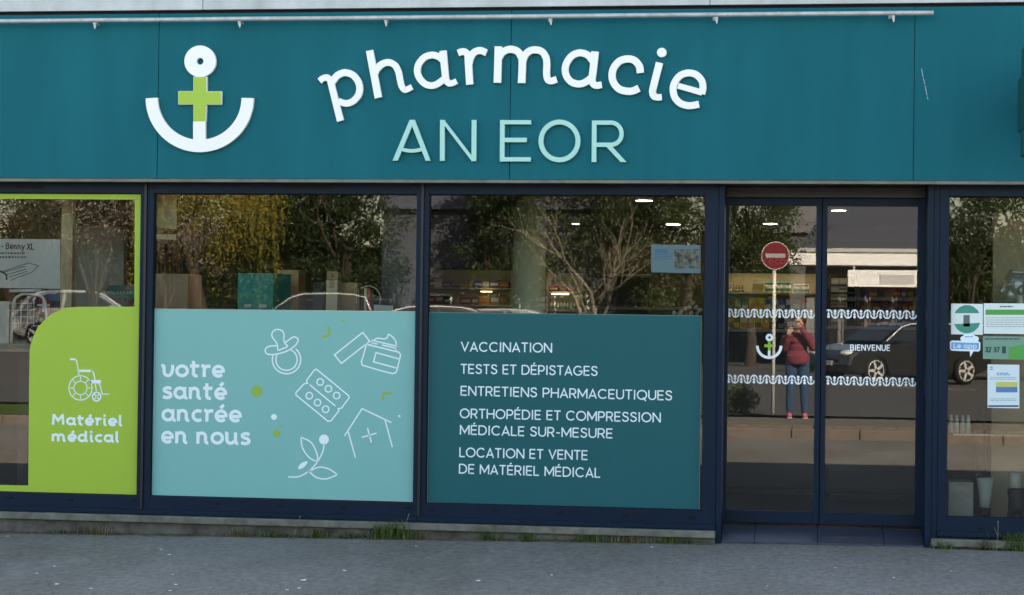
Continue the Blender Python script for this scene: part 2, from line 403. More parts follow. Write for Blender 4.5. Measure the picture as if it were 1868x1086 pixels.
# ------------------------------------------------------------------ raised sign: anchor
SY = FY-.035
def pxpts(pts, org, sc, y): return [XZ(org[0]+a*sc, org[1]+b*sc, y) for a,b in pts]
def mpp(y): return (DIST+y)/FPX          # metres per photo pixel (about) on plane y
an = empty('anchor_sign', P(364,280,SY)); tag(an, 'white raised anchor emblem with lime green cross on the teal fascia', 'sign')
def ringpoly(cx, cy, r, a0, a1, n=40): return [(cx+r*math.cos(rad(a0+(a1-a0)*i/n)), cy-r*math.sin(rad(a0+(a1-a0)*i/n))) for i in range(n+1)]
k = mpp(SY)
mb = MB(); ro, ri = 28.8, 6.2; n = 40
o_ = [XZ(*p,SY) for p in ringpoly(365,112,ro,0,360,n)[:-1]]; i_ = [XZ(*p,SY) for p in ringpoly(365,112,ri,0,360,n)[:-1]]
vs = [(x,SY,z) for x,z in o_]+[(x,SY,z) for x,z in i_]+[(x,FY-.004,z) for x,z in o_]+[(x,FY-.004,z) for x,z in i_]
mb.add(vs, [f for a in range(n) for b in [(a+1)%n] for f in ((a,b,n+b,n+a),(a,b,2*n+b,2*n+a),(n+a,n+b,3*n+b,3*n+a))])
mb.build('ring', WHITE, an)
MB().stroke([XZ(*p,SY) for p in ringpoly(364,179,87.5,180,360,44)], 23.5*k, SY, .031).build('fluke_arc', WHITE, an)
def rect(px0,py0,px1,py1,y):
    return [XZ(px0,py0,y),XZ(px1,py0,y),XZ(px1,py1,y),XZ(px0,py1,y)]
MB().prism(rect(352.3,222,374.8,262,SY), SY-.0004, FY-.004).build('shank', WHITE, an)
cr = [(353,141),(376,141),(376,167.5),(403,167.5),(402.6,190.5),(375.5,190.5),(374.6,221.5),(353,221.5),(353,190.3),(325.5,190.3),(325.5,167),(353,167)]
MB().prism([XZ(*p,SY) for p in cr], SY-.0006, SY+.004).build('cross', LIME, an)
cr2 = [(352.4,140),(377.4,140),(377.4,166.8),(404.2,166.8),(403.8,191.2),(376.6,191.2),(375.6,222),(352.4,222),(352.4,191),(324.8,191),(324.8,166.4),(352.4,166.4)]
MB().prism([XZ(*p,SY) for p in cr2], SY+.0042, FY-.004).build('cross_edge', WHITE, an)

# ------------------------------------------------------------------ raised sign: arched word
ws = empty('word_sign', P(935,200,SY)); tag(ws, 'arched word pharmacie in white raised lower case letters', 'sign')
A, Bz, Cz, Dz = ((570,70),.14728), ((740,70),.1105), ((880,70),.12848), ((1090,70),.13816)
LET = [
 ('p', A, [([(86,530),(128,497),(180,487),(214,515),(230,562)],76,86),([(226,545),(345,1025)],86,88),
           ([(238,545),(300,468),(360,435),(415,426),(500,456),(564,535),(584,625),(563,710),(505,776),(435,806),(375,800),(318,775)],90,82)]),
 ('h', A, [([(706,151),(815,738)],94,94),([(772,425),(800,375),(860,321),(940,299),(1015,330),(1062,410),(1083,510),(1103,592),(1140,638),(1185,627),(1232,602)],92,72)]),
 ('a', Bz, [([(614,205),(652,600),(668,690),(712,742),(775,738),(840,706)],124,94),
            ([(612,360),(540,302),(430,277),(310,315),(220,415),(191,525),(215,635),(300,740),(410,782),(520,755),(630,675)],114,112)]),
 ('r', Bz, [([(862,244),(930,220),(985,228),(1022,275),(1034,350)],112,118),([(1030,320),(1056,765)],122,120),([(1040,420),(1072,310),(1135,230),(1230,202),(1333,238)],122,116)]),
 ('m', Cz, [([(226,115),(212,632)],108,108),([(226,290),(270,215),(335,170),(415,157),(500,188),(553,270),(566,350),(556,636)],100,108),
            ([(568,330),(605,240),(670,180),(755,164),(845,190),(900,270),(914,360),(910,510),(930,588),(980,606),(1054,582)],104,96)]),
 ('a', Cz, [([(1598,187),(1572,450),(1556,580),(1568,640),(1615,670),(1694,660)],108,94),
            ([(1570,325),(1490,235),(1375,207),(1270,250),(1198,345),(1174,440),(1195,540),(1260,618),(1360,649),(1450,630),(1548,560)],100,100)]),
 ('c', Dz, [([(565,458),(553,372),(490,295),(395,272),(290,303),(215,390),(191,490),(215,590),(290,672),(400,700),(475,692),(547,658)],96,96)]),
 ('i', Dz, [([(818,322),(735,650),(727,715),(745,765),(795,780),(848,777)],97,84)]),
 ('e', Dz, [([(1060,626),(1210,668),(1384,718)],76,80),([(1376,738),(1392,650),(1375,560),(1300,480),(1190,458),(1085,497),(1018,585),(998,670),(1018,775),(1085,852),(1170,886),(1240,889),(1340,871)],90,92)]),
]
for nm,(org,sc),sts in LET:
    mb = MB()
    for j,(pts,w0,w1) in enumerate(sts):
        q = catmull(pts, 6) if len(pts) > 2 else pts
        mb.stroke(pxpts(q,org,sc,SY), [w0*sc*k, w1*sc*k], SY-.0004*j, .031+.0004*j)
    if nm == 'i':
        c = XZ(1090+848*.13816, 70+188*.13816, SY); mb.disc(c[0], c[1], 64*.138*k, 62*.138*k, SY, .031)
    mb.build('letter', WHITE, ws)
ns = empty('name_sign', P(930,295,SY)); tag(ns, 'pale teal raised capital letters beneath the arched white word', 'sign')
E5, E6 = ((700,200),.12313), ((900,200),.13919)
LET2 = [
 (E5, [([(130,757),(206,757),(458,153),(384,153)],),([(384,153),(460,153),(692,760),(620,760)],),([(262,588),(335,606),(410,613),(490,606),(566,588)],54)]),
 (E5, [([(868,155),(866,760)],72),([(836,154),(895,154),(1366,766),(1304,766)],),([(1338,155),(1334,766)],72)]),
 (E6, [([(117,138),(114,682)],62),([(88,166),(494,167)],55),([(88,399),(437,399)],58),([(86,653),(489,653)],56)]),
 (E6, [(arc(866,412,243,248,0,360,48),64)]),
 (E6, [([(1322,145),(1318,689)],62),([(1292,172),(1545,172)]+arc(1545,317,135,145,-90,90,16)+[(1350,462)],56),([(1462,470),(1545,470),(1745,689),(1668,689)],)]),
]
for (org,sc),sts in LET2:
    mb = MB()
    for j,st in enumerate(sts):
        pts = st[0]
        if len(st) == 1:
            mb.prism(pxpts(pts,org,sc,SY), SY-.0004*j, SY+.031); continue
        q = catmull(pts, 5) if len(pts) == 5 else pts
        mb.stroke(pxpts(q,org,sc,SY), st[1]*sc*k, SY-.0004*j, .031+.0004*j, close=len(pts)==49)
    mb.build('letter', PALE, ns)
# ------------------------------------------------------------------ tube rail with brackets
RYY = -.30
ra, rb = P(-420,42.8,RYY), P(1703,23.5,RYY)
rl = empty('tube_rail', P(900,31,RYY)); tag(rl, 'weathered grey metal tube on brackets along the fascia top', 'rail')
MB().tube([ra+(rb-ra)*(i/30) + Vector((0,0,random.uniform(-.001,.001))) for i in range(31)], .0175, 12).build('tube', GALV, rl, smooth=True)
for px in (-70, 209, 480, 748, 1043, 1333, 1635):
    t = (px+420)/2123; c = ra+(rb-ra)*t
    b = MB(); b.box(c.x-.010, c.x+.010, RYY-.012, FY-.001, c.z-.030, c.z-.019); b.prism([(c.x-.014,c.z-.02),(c.x+.014,c.z-.02),(c.x+.010,c.z-.062),(c.x+.002,c.z-.070)], RYY-.005, RYY+.006)
    b.box(c.x-.030, c.x-.012, FY-.004, FY-.0005, c.z-.03, c.z+.03)
    b.build('bracket', GALV, rl)
# pale scratch on the right panel
sc_ = MB()
for a,b_ in (((1681,125),(1684,141)),((1684.5,143),(1687,154)),((1687.5,156),(1691,174)),((1691.5,177),(1693,182))):
    sc_.stroke([XZ(*a,FY-.0006),XZ(*b_,FY-.0006)], .0035, FY-.0006, .0003)
tag(sc_.build('paint_scratch', M('scratch',(.45,.52,.52),.7,.2)), 'thin pale scratch on the right end of the teal fascia', 'scratch')
# projecting cross sign just past the right edge of the view
cs = empty('cross_sign', P(1886,190,-.5)); tag(cs, 'dark green projecting pharmacy cross at the right end of the fascia', 'sign')
c = P(1886,190,-.5); DG = M('cross_sign_green',(.004,.05,.045),.35,.4)
mb = MB()
mb.box(c.x-.10,c.x+.10,-.95,-.35,c.z-.2,c.z+.2); mb.box(c.x-.099,c.x+.099,-.75,-.55,c.z+.201,c.z+.4); mb.box(c.x-.099,c.x+.099,-.75,-.55,c.z-.4,c.z-.201)
mb.build('cross_body', DG, cs, bevel=.01)
MB().box(c.x-.04,c.x+.04,-.349,FY-.001,c.z-.05,c.z+.05).build('mounting_arm', DG, cs)

# ------------------------------------------------------------------ stroke alphabets
h_ = .055
UC = {
 'A':(.76,[[(.04,0),(.38,.93),(.72,0)],[(.17,.29),(.59,.29)]]),
 'B':(.66,[[(.06,0),(.06,1)],[(.06,1-h_),(.36,1-h_)]+arc(.36,.735,.2,.21,90,-90,8)+[(.06,.525)],[(.06,h_),(.38,h_)]+arc(.38,.29,.22,.235,-90,90,8)+[(.06,.525)]]),
 'C':(.86,[arc(.46,.5,.405,.445,42,318,20)]),
 'D':(.80,[[(.06,0),(.06,1)],[(.06,1-h_),(.34,1-h_)]+arc(.34,.5,.40,.445,90,-90,16)+[(.06,h_)]]),
 'E':(.62,[[(.06,0),(.06,1)],[(.06,1-h_),(.58,1-h_)],[(.06,.51),(.54,.51)],[(.06,h_),(.58,h_)]]),
 'G':(.90,[arc(.46,.5,.405,.445,45,350,20)+[(.86,.45),(.52,.45)]]),
 'H':(.76,[[(.06,0),(.06,1)],[(.70,0),(.70,1)],[(.06,.5),(.70,.5)]]),
 'I':(.22,[[(.11,0),(.11,1)]]),
 'L':(.56,[[(.06,0),(.06,1)],[(.06,h_),(.54,h_)]]),
 'M':(.92,[[(.06,0),(.06,1)],[(.86,0),(.86,1)],[(.06,.97),(.46,.22),(.86,.97)]]),
 'N':(.78,[[(.06,0),(.06,1)],[(.72,0),(.72,1)],[(.07,.97),(.71,.03)]]),
 'O':(.94,[arc(.47,.5,.42,.445,0,360,28)]),
 'P':(.66,[[(.06,0),(.06,1)],[(.06,1-h_),(.36,1-h_)]+arc(.36,.68,.24,.265,90,-90,10)+[(.06,.415)]]),
 'Q':(.94,[arc(.47,.5,.42,.445,0,360,28),[(.56,.22),(.84,-.12)]]),
 'R':(.68,[[(.06,0),(.06,1)],[(.06,1-h_),(.36,1-h_)]+arc(.36,.69,.24,.255,90,-90,10)+[(.06,.435)],[(.36,.43),(.62,0)]]),
 'S':(.66,[catmull([(.58,.77),(.50,.90),(.33,.945),(.15,.89),(.10,.74),(.20,.59),(.36,.52),(.53,.43),(.58,.27),(.50,.11),(.32,.055),(.14,.11),(.06,.25)],4)]),
 'T':(.66,[[(.33,0),(.33,1)],[(.02,1-h_),(.64,1-h_)]]),
 'U':(.74,[[(.06,1),(.06,.36)]+arc(.37,.36,.31,.305,180,360,12)+[(.68,1)]]),
 'V':(.76,[[(.04,1),(.38,.08),(.72,1)]]),
 '-':(.44,[[(.06,.42),(.38,.42)]]), ' ':(.30,[]),
 'X':(.70,[[(.05,0),(.65,1)],[(.05,1),(.65,0)]]),
 '3':(.60,[catmull([(.08,.80),(.18,.92),(.30,.945),(.46,.89),(.50,.74),(.42,.58),(.26,.53),(.45,.48),(.54,.28),(.46,.12),(.30,.055),(.14,.10),(.06,.22)],4)]),
 '2':(.60,[catmull([(.07,.72),(.12,.88),(.30,.945),(.48,.87),(.50,.68),(.38,.46),(.07,.06)],4)+[(.54,.06)]]),
 '7':(.58,[[(.05,.945),(.50,.945),(.20,0)]]),
}
acc = [(.30,1.10),(.44,1.30)]
UC['É'] = (UC['E'][0], UC['E'][1]+[[(.26,1.09),(.40,1.26)]])
q_ = .10
LC = {
 'a':(1.08,[arc(.48,.5,.36,.405,28,332,18),[(.84,1.0),(.84,.30)]+arc(1.0,.27,.16,.185,180,290,6)]),
 'c':(.86,[arc(.50,.5,.37,.405,50,310,16)]),
 'd':(1.14,[arc(.48,.5,.36,.405,28,332,18),[(.84,1.46),(.84,.30)]+arc(1.0,.27,.16,.185,180,290,6)]),
 'e':(1.00,[[(.17,.46),(.80,.46)],[(.84,.40)]+arc(.49,.5,.36,.405,-2,318,20)]),
 'i':(.52,[[(.20,1.0),(.20,.30)]+arc(.36,.27,.16,.185,180,290,6),[(.09,1.32),(.31,1.32)]]),
 'l':(.56,[[(.20,1.46),(.20,.30)]+arc(.36,.27,.16,.185,180,290,6)]),
 'm':(1.58,[[(.14,0),(.14,1.0)],[(.14,.55)]+arc(.42,.60,.27,.305,170,0,8)+[(.69,0)],[(.69,.55)]+arc(.97,.60,.27,.305,170,0,8)+[(1.24,.30)]+arc(1.40,.27,.16,.185,180,290,6)]),
 'n':(1.03,[[(.14,0),(.14,1.0)],[(.14,.55)]+arc(.43,.60,.28,.305,170,0,8)+[(.71,.30)]+arc(.87,.27,.16,.185,180,290,6)]),
 'o':(1.02,[arc(.51,.5,.39,.405,0,360,22)]),
 'r':(.74,[[(.02,.93),(.24,.93)],[(.24,1.0),(.24,0)],[(.24,.5)]+arc(.54,.58,.30,.325,180,80,7)+[(.70,.90)]]),
 's':(.82,[catmull([(.70,.82),(.56,.90),(.36,.905),(.20,.82),(.20,.66),(.34,.56),(.56,.48),(.68,.34),(.64,.17),(.46,.09),(.26,.10),(.10,.18)],4)]),
 't':(.78,[[(.28,1.34),(.28,.34)]+arc(.48,.30,.20,.21,180,300,7),[(.02,.92),(.70,.92)]]),
 'u':(1.08,[[(.02,.93),(.16,.93)],[(.16,1.0),(.16,.40)]+arc(.44,.39,.28,.295,180,345,10),[(.80,1.0),(.80,.30)]+arc(.96,.27,.16,.185,180,290,6)]),
 'v':(.98,[[(.00,.92),(.12,.92),(.20,.85),(.22,.42)]+arc(.50,.40,.28,.305,180,330,10)+[(.84,.60),(.84,1.0)]]),
 'M':(1.50,[[(.18,0),(.26,1.42)],[(.26,1.34),(.72,.55),(1.18,1.34)],[(1.18,1.42),(1.26,0)]]),
 'p':(1.06,[[(.14,-.42),(.14,1.0)],arc(.52,.5,.37,.405,150,-150,18)]),
 ' ':(.46,[]),
 'b':(1.04,[[(.14,0),(.14,1.46)],arc(.52,.5,.37,.405,150,-150,18)]),
 'f':(.70,[[(.28,0),(.28,1.1)]+arc(.52,1.12,.24,.28,180,70,6),[(.02,.92),(.62,.92)]]),
 'y':(.92,[[(.06,1),(.46,.05)],[(.86,1),(.40,-.12),(.24,-.38),(.04,-.38)]]),
}
LC['é'] = (LC['e'][0], LC['e'][1]+[[(.44,1.14),(.68,1.42)]])
LC['B'] = (1.1,[[(q_+.04,0),(q_+.04,1.4)],[(.14,1.3),(.5,1.3)]+arc(.5,1.03,.3,.27,90,-90,8)+[(.14,.76)],[(.14,.10),(.56,.10)]+arc(.56,.43,.34,.33,-90,90,8)+[(.14,.76)]])
LC['X'] = (1.1,[[(.06,0),(1.0,1.4)],[(.06,1.4),(1.0,0)]]); LC['L'] = (.9,[[(.14,1.4),(.14,.1),(.84,.1)]])
LC['-'] = (.7,[[(.1,.55),(.6,.55)]]); LC['J'] = (.8,[[(.6,1.4),(.6,.3),(.4,.08),(.1,.14)]])
LC['O'] = (1.4,[arc(.7,.7,.6,.62,0,360,22)]); LC["'"] = (.4,[[(.2,1.42),(.2,1.05)]])
def text(font, s, a, b, hm, weight, y, t=.0006, trk=None):
    """write s from a to b (x,z points of the baseline ends); hm = height of one font unit in metres; weight in metres; one mesh builder per word"""
    trk = trk if trk is not None else (.10 if font is UC else .05)
    tot = 0; lay = []
    for ch in s:
        adv, st = font[ch]; lay.append((tot, st, ch)); tot += adv+trk
    tot -= trk+.04
    a = Vector(a); b = Vector(b); ux = (b-a)/tot; nz = Vector((-ux.y,ux.x)).normalized()*hm
    out = [MB()]; j = 0
    for off, st, ch in lay:
        if ch == ' ': out.append(MB())
        for pl in st:
            close = len(pl) > 20 and (Vector(pl[0])-Vector(pl[-1])).length < 1e-4
            out[-1].stroke([tuple(a+ux*(off+p[0])+nz*p[1]) for p in pl], weight, y-.00012*(j%3), t, close=close); j += 1
    return Words(out)
class Words(list):
    def build(s, name, mat, parent=None):
        r = None
        for w in s: r = w.build(name, mat, parent)
        return r

# ------------------------------------------------------------------ vinyl panels on the glass
DY = .0120; K0 = mpp(DY)
def vinyl(name, polys, mat, label, loc):
    r_ = empty(name, loc); tag(r_, label, 'window sticker')
    mb = MB()
    for p in polys: mb.prism([XZ(*q,DY) for q in p], DY, DY+.006)
    mb.build('sheet', mat, r_); return r_
LY = DY-.0012
def L(px,py): return XZ(px,py,LY)
def line(parent, name, pts, mat=V_WHITE, w=2.6, close=False, sm=True, org=(0,0), sc=1.0, mb=None):
    own = mb is None; mb = mb or MB()
    q = [(org[0]+a*sc, org[1]+b*sc) for a,b in pts]
    if sm: q = catmull(q, 5, close)
    mb.stroke([L(*p) for p in q], w*K0, LY, .0008, close=close)
    if own: mb.build(name, mat, parent)
    return mb
def dots(mb, cs, r, n=24):
    for x,y in cs:
        c = L(x,y); mb.disc(c[0], c[1], r*K0, r*K0, LY, .0008, n)
# green sheet on the first window
gcurve = catmull([(54,640),(58,622),(70,597),(92,575),(118,563),(140,560)], 5)
green = vinyl('green_window_sticker',
  [[(-420,347.5),(258,352.2),(257.6,364.6),(-420,360)], [(246,364.7),(257.6,364.8),(256.6,559.5),(245,559.5)],
   [(-420,876),(51.5,886),(53,700)]+gcurve+[(245,559.6),(256.6,559.6),(251.6,904),(-420,890)]],
  V_GREEN, 'lime green sticker framing the left window, with white wheelchair drawing', P(150,900,DY))
wc = MB(); o8 = ((80,640),.1658)
def wl(pts, w, close=False, sm=False): line(None, '', pts, w=w, close=close, sm=sm, org=o8[0], sc=o8[1], mb=wc)
wl(arc(403,410,127,134,0,360,40),2.0,True); wl(arc(403,410,73,74,0,360,32),1.8,True)
for i in range(8):
    g = rad(45*i); wl([(403+74*math.cos(g),410+75*math.sin(g)),(403+125*math.cos(g),410+132*math.sin(g))],1.6)
wl([(288,95),(348,95)],3.4); wl([(345,95),(358,105),(364,125),(387,275)],2.0); wl([(380,222),(528,222)],4.4); wl([(520,218),(545,238),(552,265),(562,322)],2.4)
wl([(505,342),(628,342)],6.4); wl([(566,365),(580,458)],2.0); wl([(603,360),(622,385),(640,476),(718,478)],2.0)
wl(arc(580,506,46,48,0,360,28),2.4,True)
for g in (45,135): wl([(580-40*math.cos(rad(g)),506-40*math.sin(rad(g))),(580+40*math.cos(rad(g)),506+40*math.sin(rad(g)))],2.2)
wc.build('wheelchair_drawing', V_WHITE, green)
text(LC,'Matériel', L(93.5,774.8), L(224.5,777.4), 14.2*K0, 4.7*K0, LY).build('word', V_WHITE, green)
text(LC,'médical', L(94,805.2), L(218.5,807.0), 14.2*K0, 4.7*K0, LY).build('word', V_WHITE, green)
# light teal sheet
lt = vinyl('light_teal_window_sticker', [[(280.6,565.2),(758,569.8),(753.6,914.2),(276.2,904.6)]], V_LTEAL,
  'light teal sticker with white medicine drawings on the second window', P(520,905,DY))
MB().stroke([XZ(279.5,564,DY-.0003),XZ(275.5,905.5,DY-.0003),XZ(753.8,915,DY-.0003),XZ(758.8,569,DY-.0003)], 1.6*K0, DY-.0003, .0062, True).build('sheet_edge', V_EDGE, lt)
for s_,a,b in (('votre',(294,687.3),(410,688.6)),('santé',(295,727.4),(414,729.4)),('ancrée',(294.3,768.2),(441,770.6)),('en nous',(293.5,808.6),(456.5,811.6))):
    text(LC,s_,L(*a),L(*b),22.6*K0,6.2*K0,LY).build('word', V_WHITE, lt)
o = ((470,580),.1606)
def dr(name, lst):
    mb = MB()
    for pts,close,sm in lst: line(None,'',pts,close=close,sm=sm,org=o[0],sc=o[1],mb=mb,w=2.5)
    return mb
dr('',[([(234,366),(226,318),(205,270),(170,225),(160,190),(180,150),(228,132),(280,150),(300,200),(297,250),(310,290),(338,324),(290,348)],True,True),
  ([(216,318),(150,320),(105,335),(85,368),(100,405),(150,418),(250,405),(350,370),(430,310),(460,255),(442,226),(405,218),(370,240),(316,280)],False,True),
  (arc(328,476,161,160,198,-56,30) if False else [(328+161*math.cos(rad(g)),476+160*math.sin(rad(g))) for g in range(198,-58,-8)],False,False),
  ([(328+121*math.cos(rad(g)),476+121*math.sin(rad(g))) for g in range(206,-68,-8)],False,False)]).build('pacifier_drawing', V_WHITE, lt)
dr('',[([(1195,166),(1272,268),(950,518),(873,420)],True,False),
  ([(1236,302),(1200,430),(1178,500),(1190,538),(1360,590),(1530,634),(1566,625),(1585,590),(1624,420),(1604,392),(1420,345)],True,False),
  ([(1602,466),(1345,396),(1315,500),(1576,570)],False,False),([(1306,257),(1590,325)],False,False),([(1290,284),(1362,298)],False,False),
  ([(1412,309),(1590,350)],False,False),([(1304,246),(1290,304)],False,False),([(1590,318),(1574,378)],False,False),
  ([(1318,256),(1360,232),(1440,240),(1475,220),(1486,188),(1530,215),(1565,262),(1576,318)],False,True)]).build('cream_jar_drawing', V_WHITE, lt)
o = ((440,660),.221)
bl = dr('',[([(620,62),(760,176),(888,282),(890,300),(828,384),(800,388),(806,406),(742,488),(716,492),(580,380),(452,276),(452,256),(520,182),(547,178),(538,156),(602,72)],True,False),([(565,190),(778,367)],False,False)])
for cxy in ((652,168),(720,224),(788,280),(562,281),(630,338),(697,393)):
    line(None,'',[(cxy[0]+27*math.cos(rad(g)),cxy[1]+27*math.sin(rad(g))) for g in range(0,360,15)],close=True,sm=False,org=o[0],sc=o[1],mb=bl,w=2.5)
bl.build('blister_pack_drawing', V_WHITE, lt)
dr('',[([(853,613),(998,388),(1240,503)],False,False),([(883,578),(943,793)],False,False),([(1188,485),(1248,706)],False,False),([(997,625),(1118,590)],False,False),([(1042,546),(1074,668)],False,False)]).build('house_drawing', V_WHITE, lt)
pl = dr('',[([(388,952),(470,950),(550,910),(620,840),(670,750),(685,680)],False,True),([(493,622),(580,670),(628,770),(626,826)],False,True),([(626,826),(560,790),(505,710),(493,622)],False,True),
  ([(556,908),(640,872),(720,885),(795,933)],False,True),([(795,933),(700,968),(620,955),(560,908)],False,True)])
dots(pl,[(440+683*.221,660+643*.221)],9.4)
pl.prism([L(440+a*.221,660+b*.221) for a,b in catmull([(470,886),(484,850),(515,829),(548,824),(536,852),(510,878)],4,True)], LY, LY+.0008)
pl.build('flower_drawing', V_WHITE, lt)
d = MB(); dots(d,[(499.7,760.8)],5.6); d.build('white_dot',V_WHITE,lt)
d = MB(); dots(d,[(728.4,759.4)],2.2,12); d.build('white_dot',V_WHITE,lt)
for c,r_ in (((468.6,714),10.4),((504.5,791),7.0),((626.6,585),2.2),((514,778),2.0)):
    d = MB(); dots(d,[c],r_); d.build('green_dot',V_OLIVE,lt)
line(lt,'green_crescent',[(598,596),(601.5,604),(596,612.5),(587,615)],V_OLIVE,4.2)
line(lt,'green_crescent',[(698.5,730),(699,721),(704.5,716.5),(714,718.5)],V_OLIVE,4.2)
# dark teal sheet
dt = vinyl('dark_teal_window_sticker', [[(784.2,570.8),(1279,577),(1275.2,932.2),(780.2,916)]], V_DTEAL,
  'dark teal sticker listing services in white capitals on the third window', P(1030,920,DY))
MB().stroke([XZ(783.6,570,DY-.0003),XZ(779.6,916.6,DY-.0003),XZ(1275.6,933,DY-.0003),XZ(1279.6,576.4,DY-.0003)], 1.2*K0, DY-.0003, .0062, True).build('sheet_edge', M('vinyl_edge_dark',(.09,.17,.18),.6,.2), dt)
for s_,a,b in (('VACCINATION',(840.6,641.4),(1006.4,643.6)),('TESTS ET DÉPISTAGES',(840,681.8),(1089.6,686)),('ENTRETIENS PHARMACEUTIQUES',(840,721.8),(1225.6,730.8)),
   ('ORTHOPÉDIE ET COMPRESSION',(838.7,763),(1204.6,771)),('MÉDICALE SUR-MESURE',(838.7,793),(1117,800)),('LOCATION ET VENTE',(837.8,834),(1071.6,839.6)),('DE MATÉRIEL MÉDICAL',(837,864),(1094.4,871.8))):
    text(UC,s_,L(*a),L(*b),17.9*K0,2.35*K0,LY).build('word', V_WHITE, dt)

# ------------------------------------------------------------------ door stickers
EY = RY+.016-.0035; K1 = mpp(EY)
V_DOOR = M('vinyl_white_bright', (.80,.83,.88), .55, .2)
def E(px,py): return XZ(px,py,EY)
ad = empty('anchor_sticker', P(1403,655,EY)); tag(ad, 'small white anchor sticker with green cross on the left door leaf', 'window sticker')
c = (1403.3, 630.5)
MB().stroke([E(*p) for p in ringpoly(c[0]-.2,631,21.6,180,360,28)], 5.0*K1, EY, .001).build('fluke_arc', V_DOOR, ad)
MB().stroke([E(*p) for p in ringpoly(c[0]+.3,616.0,4.6,0,360,24)], 4.6*K1, EY, .001, True).build('ring', V_DOOR, ad)
MB().stroke([E(c[0]-.1,640),E(c[0]-.2,652)], 4.6*K1, EY-.0004, .001).build('shank', V_DOOR, ad)
mb = MB(); mb.stroke([E(c[0]+.1,622),E(c[0],640)], 4.8*K1, EY-.0004, .001); mb.stroke([E(c[0]-9,631),E(c[0]+9,631.2)], 5.0*K1, EY-.0008, .001)
mb.build('cross', M('vinyl_lime',(.26,.46,.06),.5,.2), ad)
wel = text(UC,'BIENVENUE',E(1551,639.8),E(1623.4,640.4),10.8*K1,1.8*K1,EY,.001,trk=.17).build('welcome_lettering', V_DOOR)
tag(wel, 'white capital word of welcome on the right door leaf', 'lettering')
def band(x0, x1, y0, y1, n, label):
    r_ = empty('anchor_band_sticker', P((x0+x1)/2,(y0+y1)/2+8,EY)); tag(r_, label, 'window sticker', 'bands of little anchors on the door glass')
    step = (x1-x0)/n
    for i in range(n):
        x = x0+step*(i+.5); y = y0+(y1-y0)*(i+.5)/n; up = i%2 == 0
        mb = MB(); s = -1 if up else 1; R = step*.5
        mb.stroke([E(x+R*math.cos(rad(g)), y+s*(.6+6.6*math.sin(rad(g)))) for g in range(0,181,15)], 2.3*K1, EY-(.0006 if up else 0), .0008)
        mb.stroke([E(x,y+s*(-4.2)),E(x,y+s*7)], 1.9*K1, EY-.0009, .0008)
        mb.stroke([E(x-2.9,y+s*(-.6)),E(x+2.9,y+s*(-.6))], 1.7*K1, EY-.0012, .0008)
        c_ = E(x,y+s*(-5.2)); mb.disc(c_[0],c_[1],2.5*K1,2.5*K1,EY-.0015,.0008,14)
        mb.build('little_anchor', V_DOOR, r_)
band(1324.5,1485.5,571.2,573.2,14,'upper band of small white anchors on the left door leaf')
band(1505.5,1671.5,572.6,574.6,14,'upper band of small white anchors on the right door leaf')
band(1323.5,1485,691.2,694.0,14,'lower band of small white anchors on the left door leaf')
band(1504.5,1670.5,694.2,697.4,14,'lower band of small white anchors on the right door leaf')

# ------------------------------------------------------------------ shop interior
WALLM = M('shop_wall_paint', (.07,.07,.068), .8, .2, var=.05)
FLOORM = M('shop_floor_tile', (.018,.018,.018), .35, .4, var=.15, vscale=3)
CEILM = M('shop_ceiling_paint', (.10,.10,.10), .9, .1, var=.04)
CREAM = M('cream_laminate', (.52,.46,.34), .55, .3, var=.05)
DARKW = M('dark_laminate', (.02,.02,.022), .5, .3)
GREYW = M('grey_laminate', (.20,.20,.20), .5, .3)
def struct(name, mb, mat):
    o = mb.build(name, mat); o['kind'] = 'structure'; return o
FLZ, CLZ = .125, 2.765
struct('shop_floor', MB().box(X0+.01, X1-.01, .421, 8.19, .02, FLZ).box(X0+.01, -.575, .052, .42, .02, FLZ-.001).box(1.07, X1-.01, .052, .42, .02, FLZ-.001), FLOORM)
struct('shop_ceiling', MB().box(X0+.01, X1-.01, .41, 8.19, CLZ, CLZ+.05), CEILM)
struct('shop_back_wall', MB().box(X0+.01, X1-.01, 6.4, 6.5, FLZ, CLZ), WALLM)
px_ = P(700,450,3.0).x
struct('shop_partition', MB().box(XZ(697,400,1.6)[0], XZ(762,400,1.6)[0], 1.6, 1.75, FLZ, CLZ), M('slate_blue_paint',(.09,.10,.125),.7,.2))
struct('shop_side_wall', MB().box(XZ(140,450,2.2)[0], XZ(226,450,2.2)[0], 2.2, 2.3, FLZ, XZ(180,413,2.2)[1]), M('grey_green_panel',(.40,.45,.45),.6,.3))
struct('shop_side_wall', MB().box(XZ(1812,450,.9)[0], X1-.02, .9, 1.0, FLZ, XZ(1840,388,.9)[1]), M('brown_panel',(.34,.28,.18),.6,.3,var=.1))
LAMPM = M('lamp_glow', (.9,.85,.75), .5, .2, emit=(1,.86,.62), estr=6)
STRIPM = M('strip_glow', (.9,.85,.75), .5, .2, emit=(1,.86,.62), estr=.8)
def lamp(p, r, label):
    l = empty('ceiling_lamp', (p[0],p[1],CLZ)); tag(l, label, 'lamp', 'round ceiling lamps in the shop')
    MB().lathe([(r*1.1,-.001),(r*1.1,-.018),(r*.98,-.023)],(0,0,0),20).build('housing', M('lamp_housing',(.6,.6,.6),.5,.3), l, world=False)
    MB().lathe([(r*.95,-.0235),(r*.6,-.026),(.01,-.027)],(0,0,0),20).build('diffuser', LAMPM, l, smooth=True, world=False)
def onceil(px,py):
    d = FW*FPX+RT*(px-CX)-UP*(py-CY); t = (CLZ-.03-EYE)/d.z; return CAM+d*t
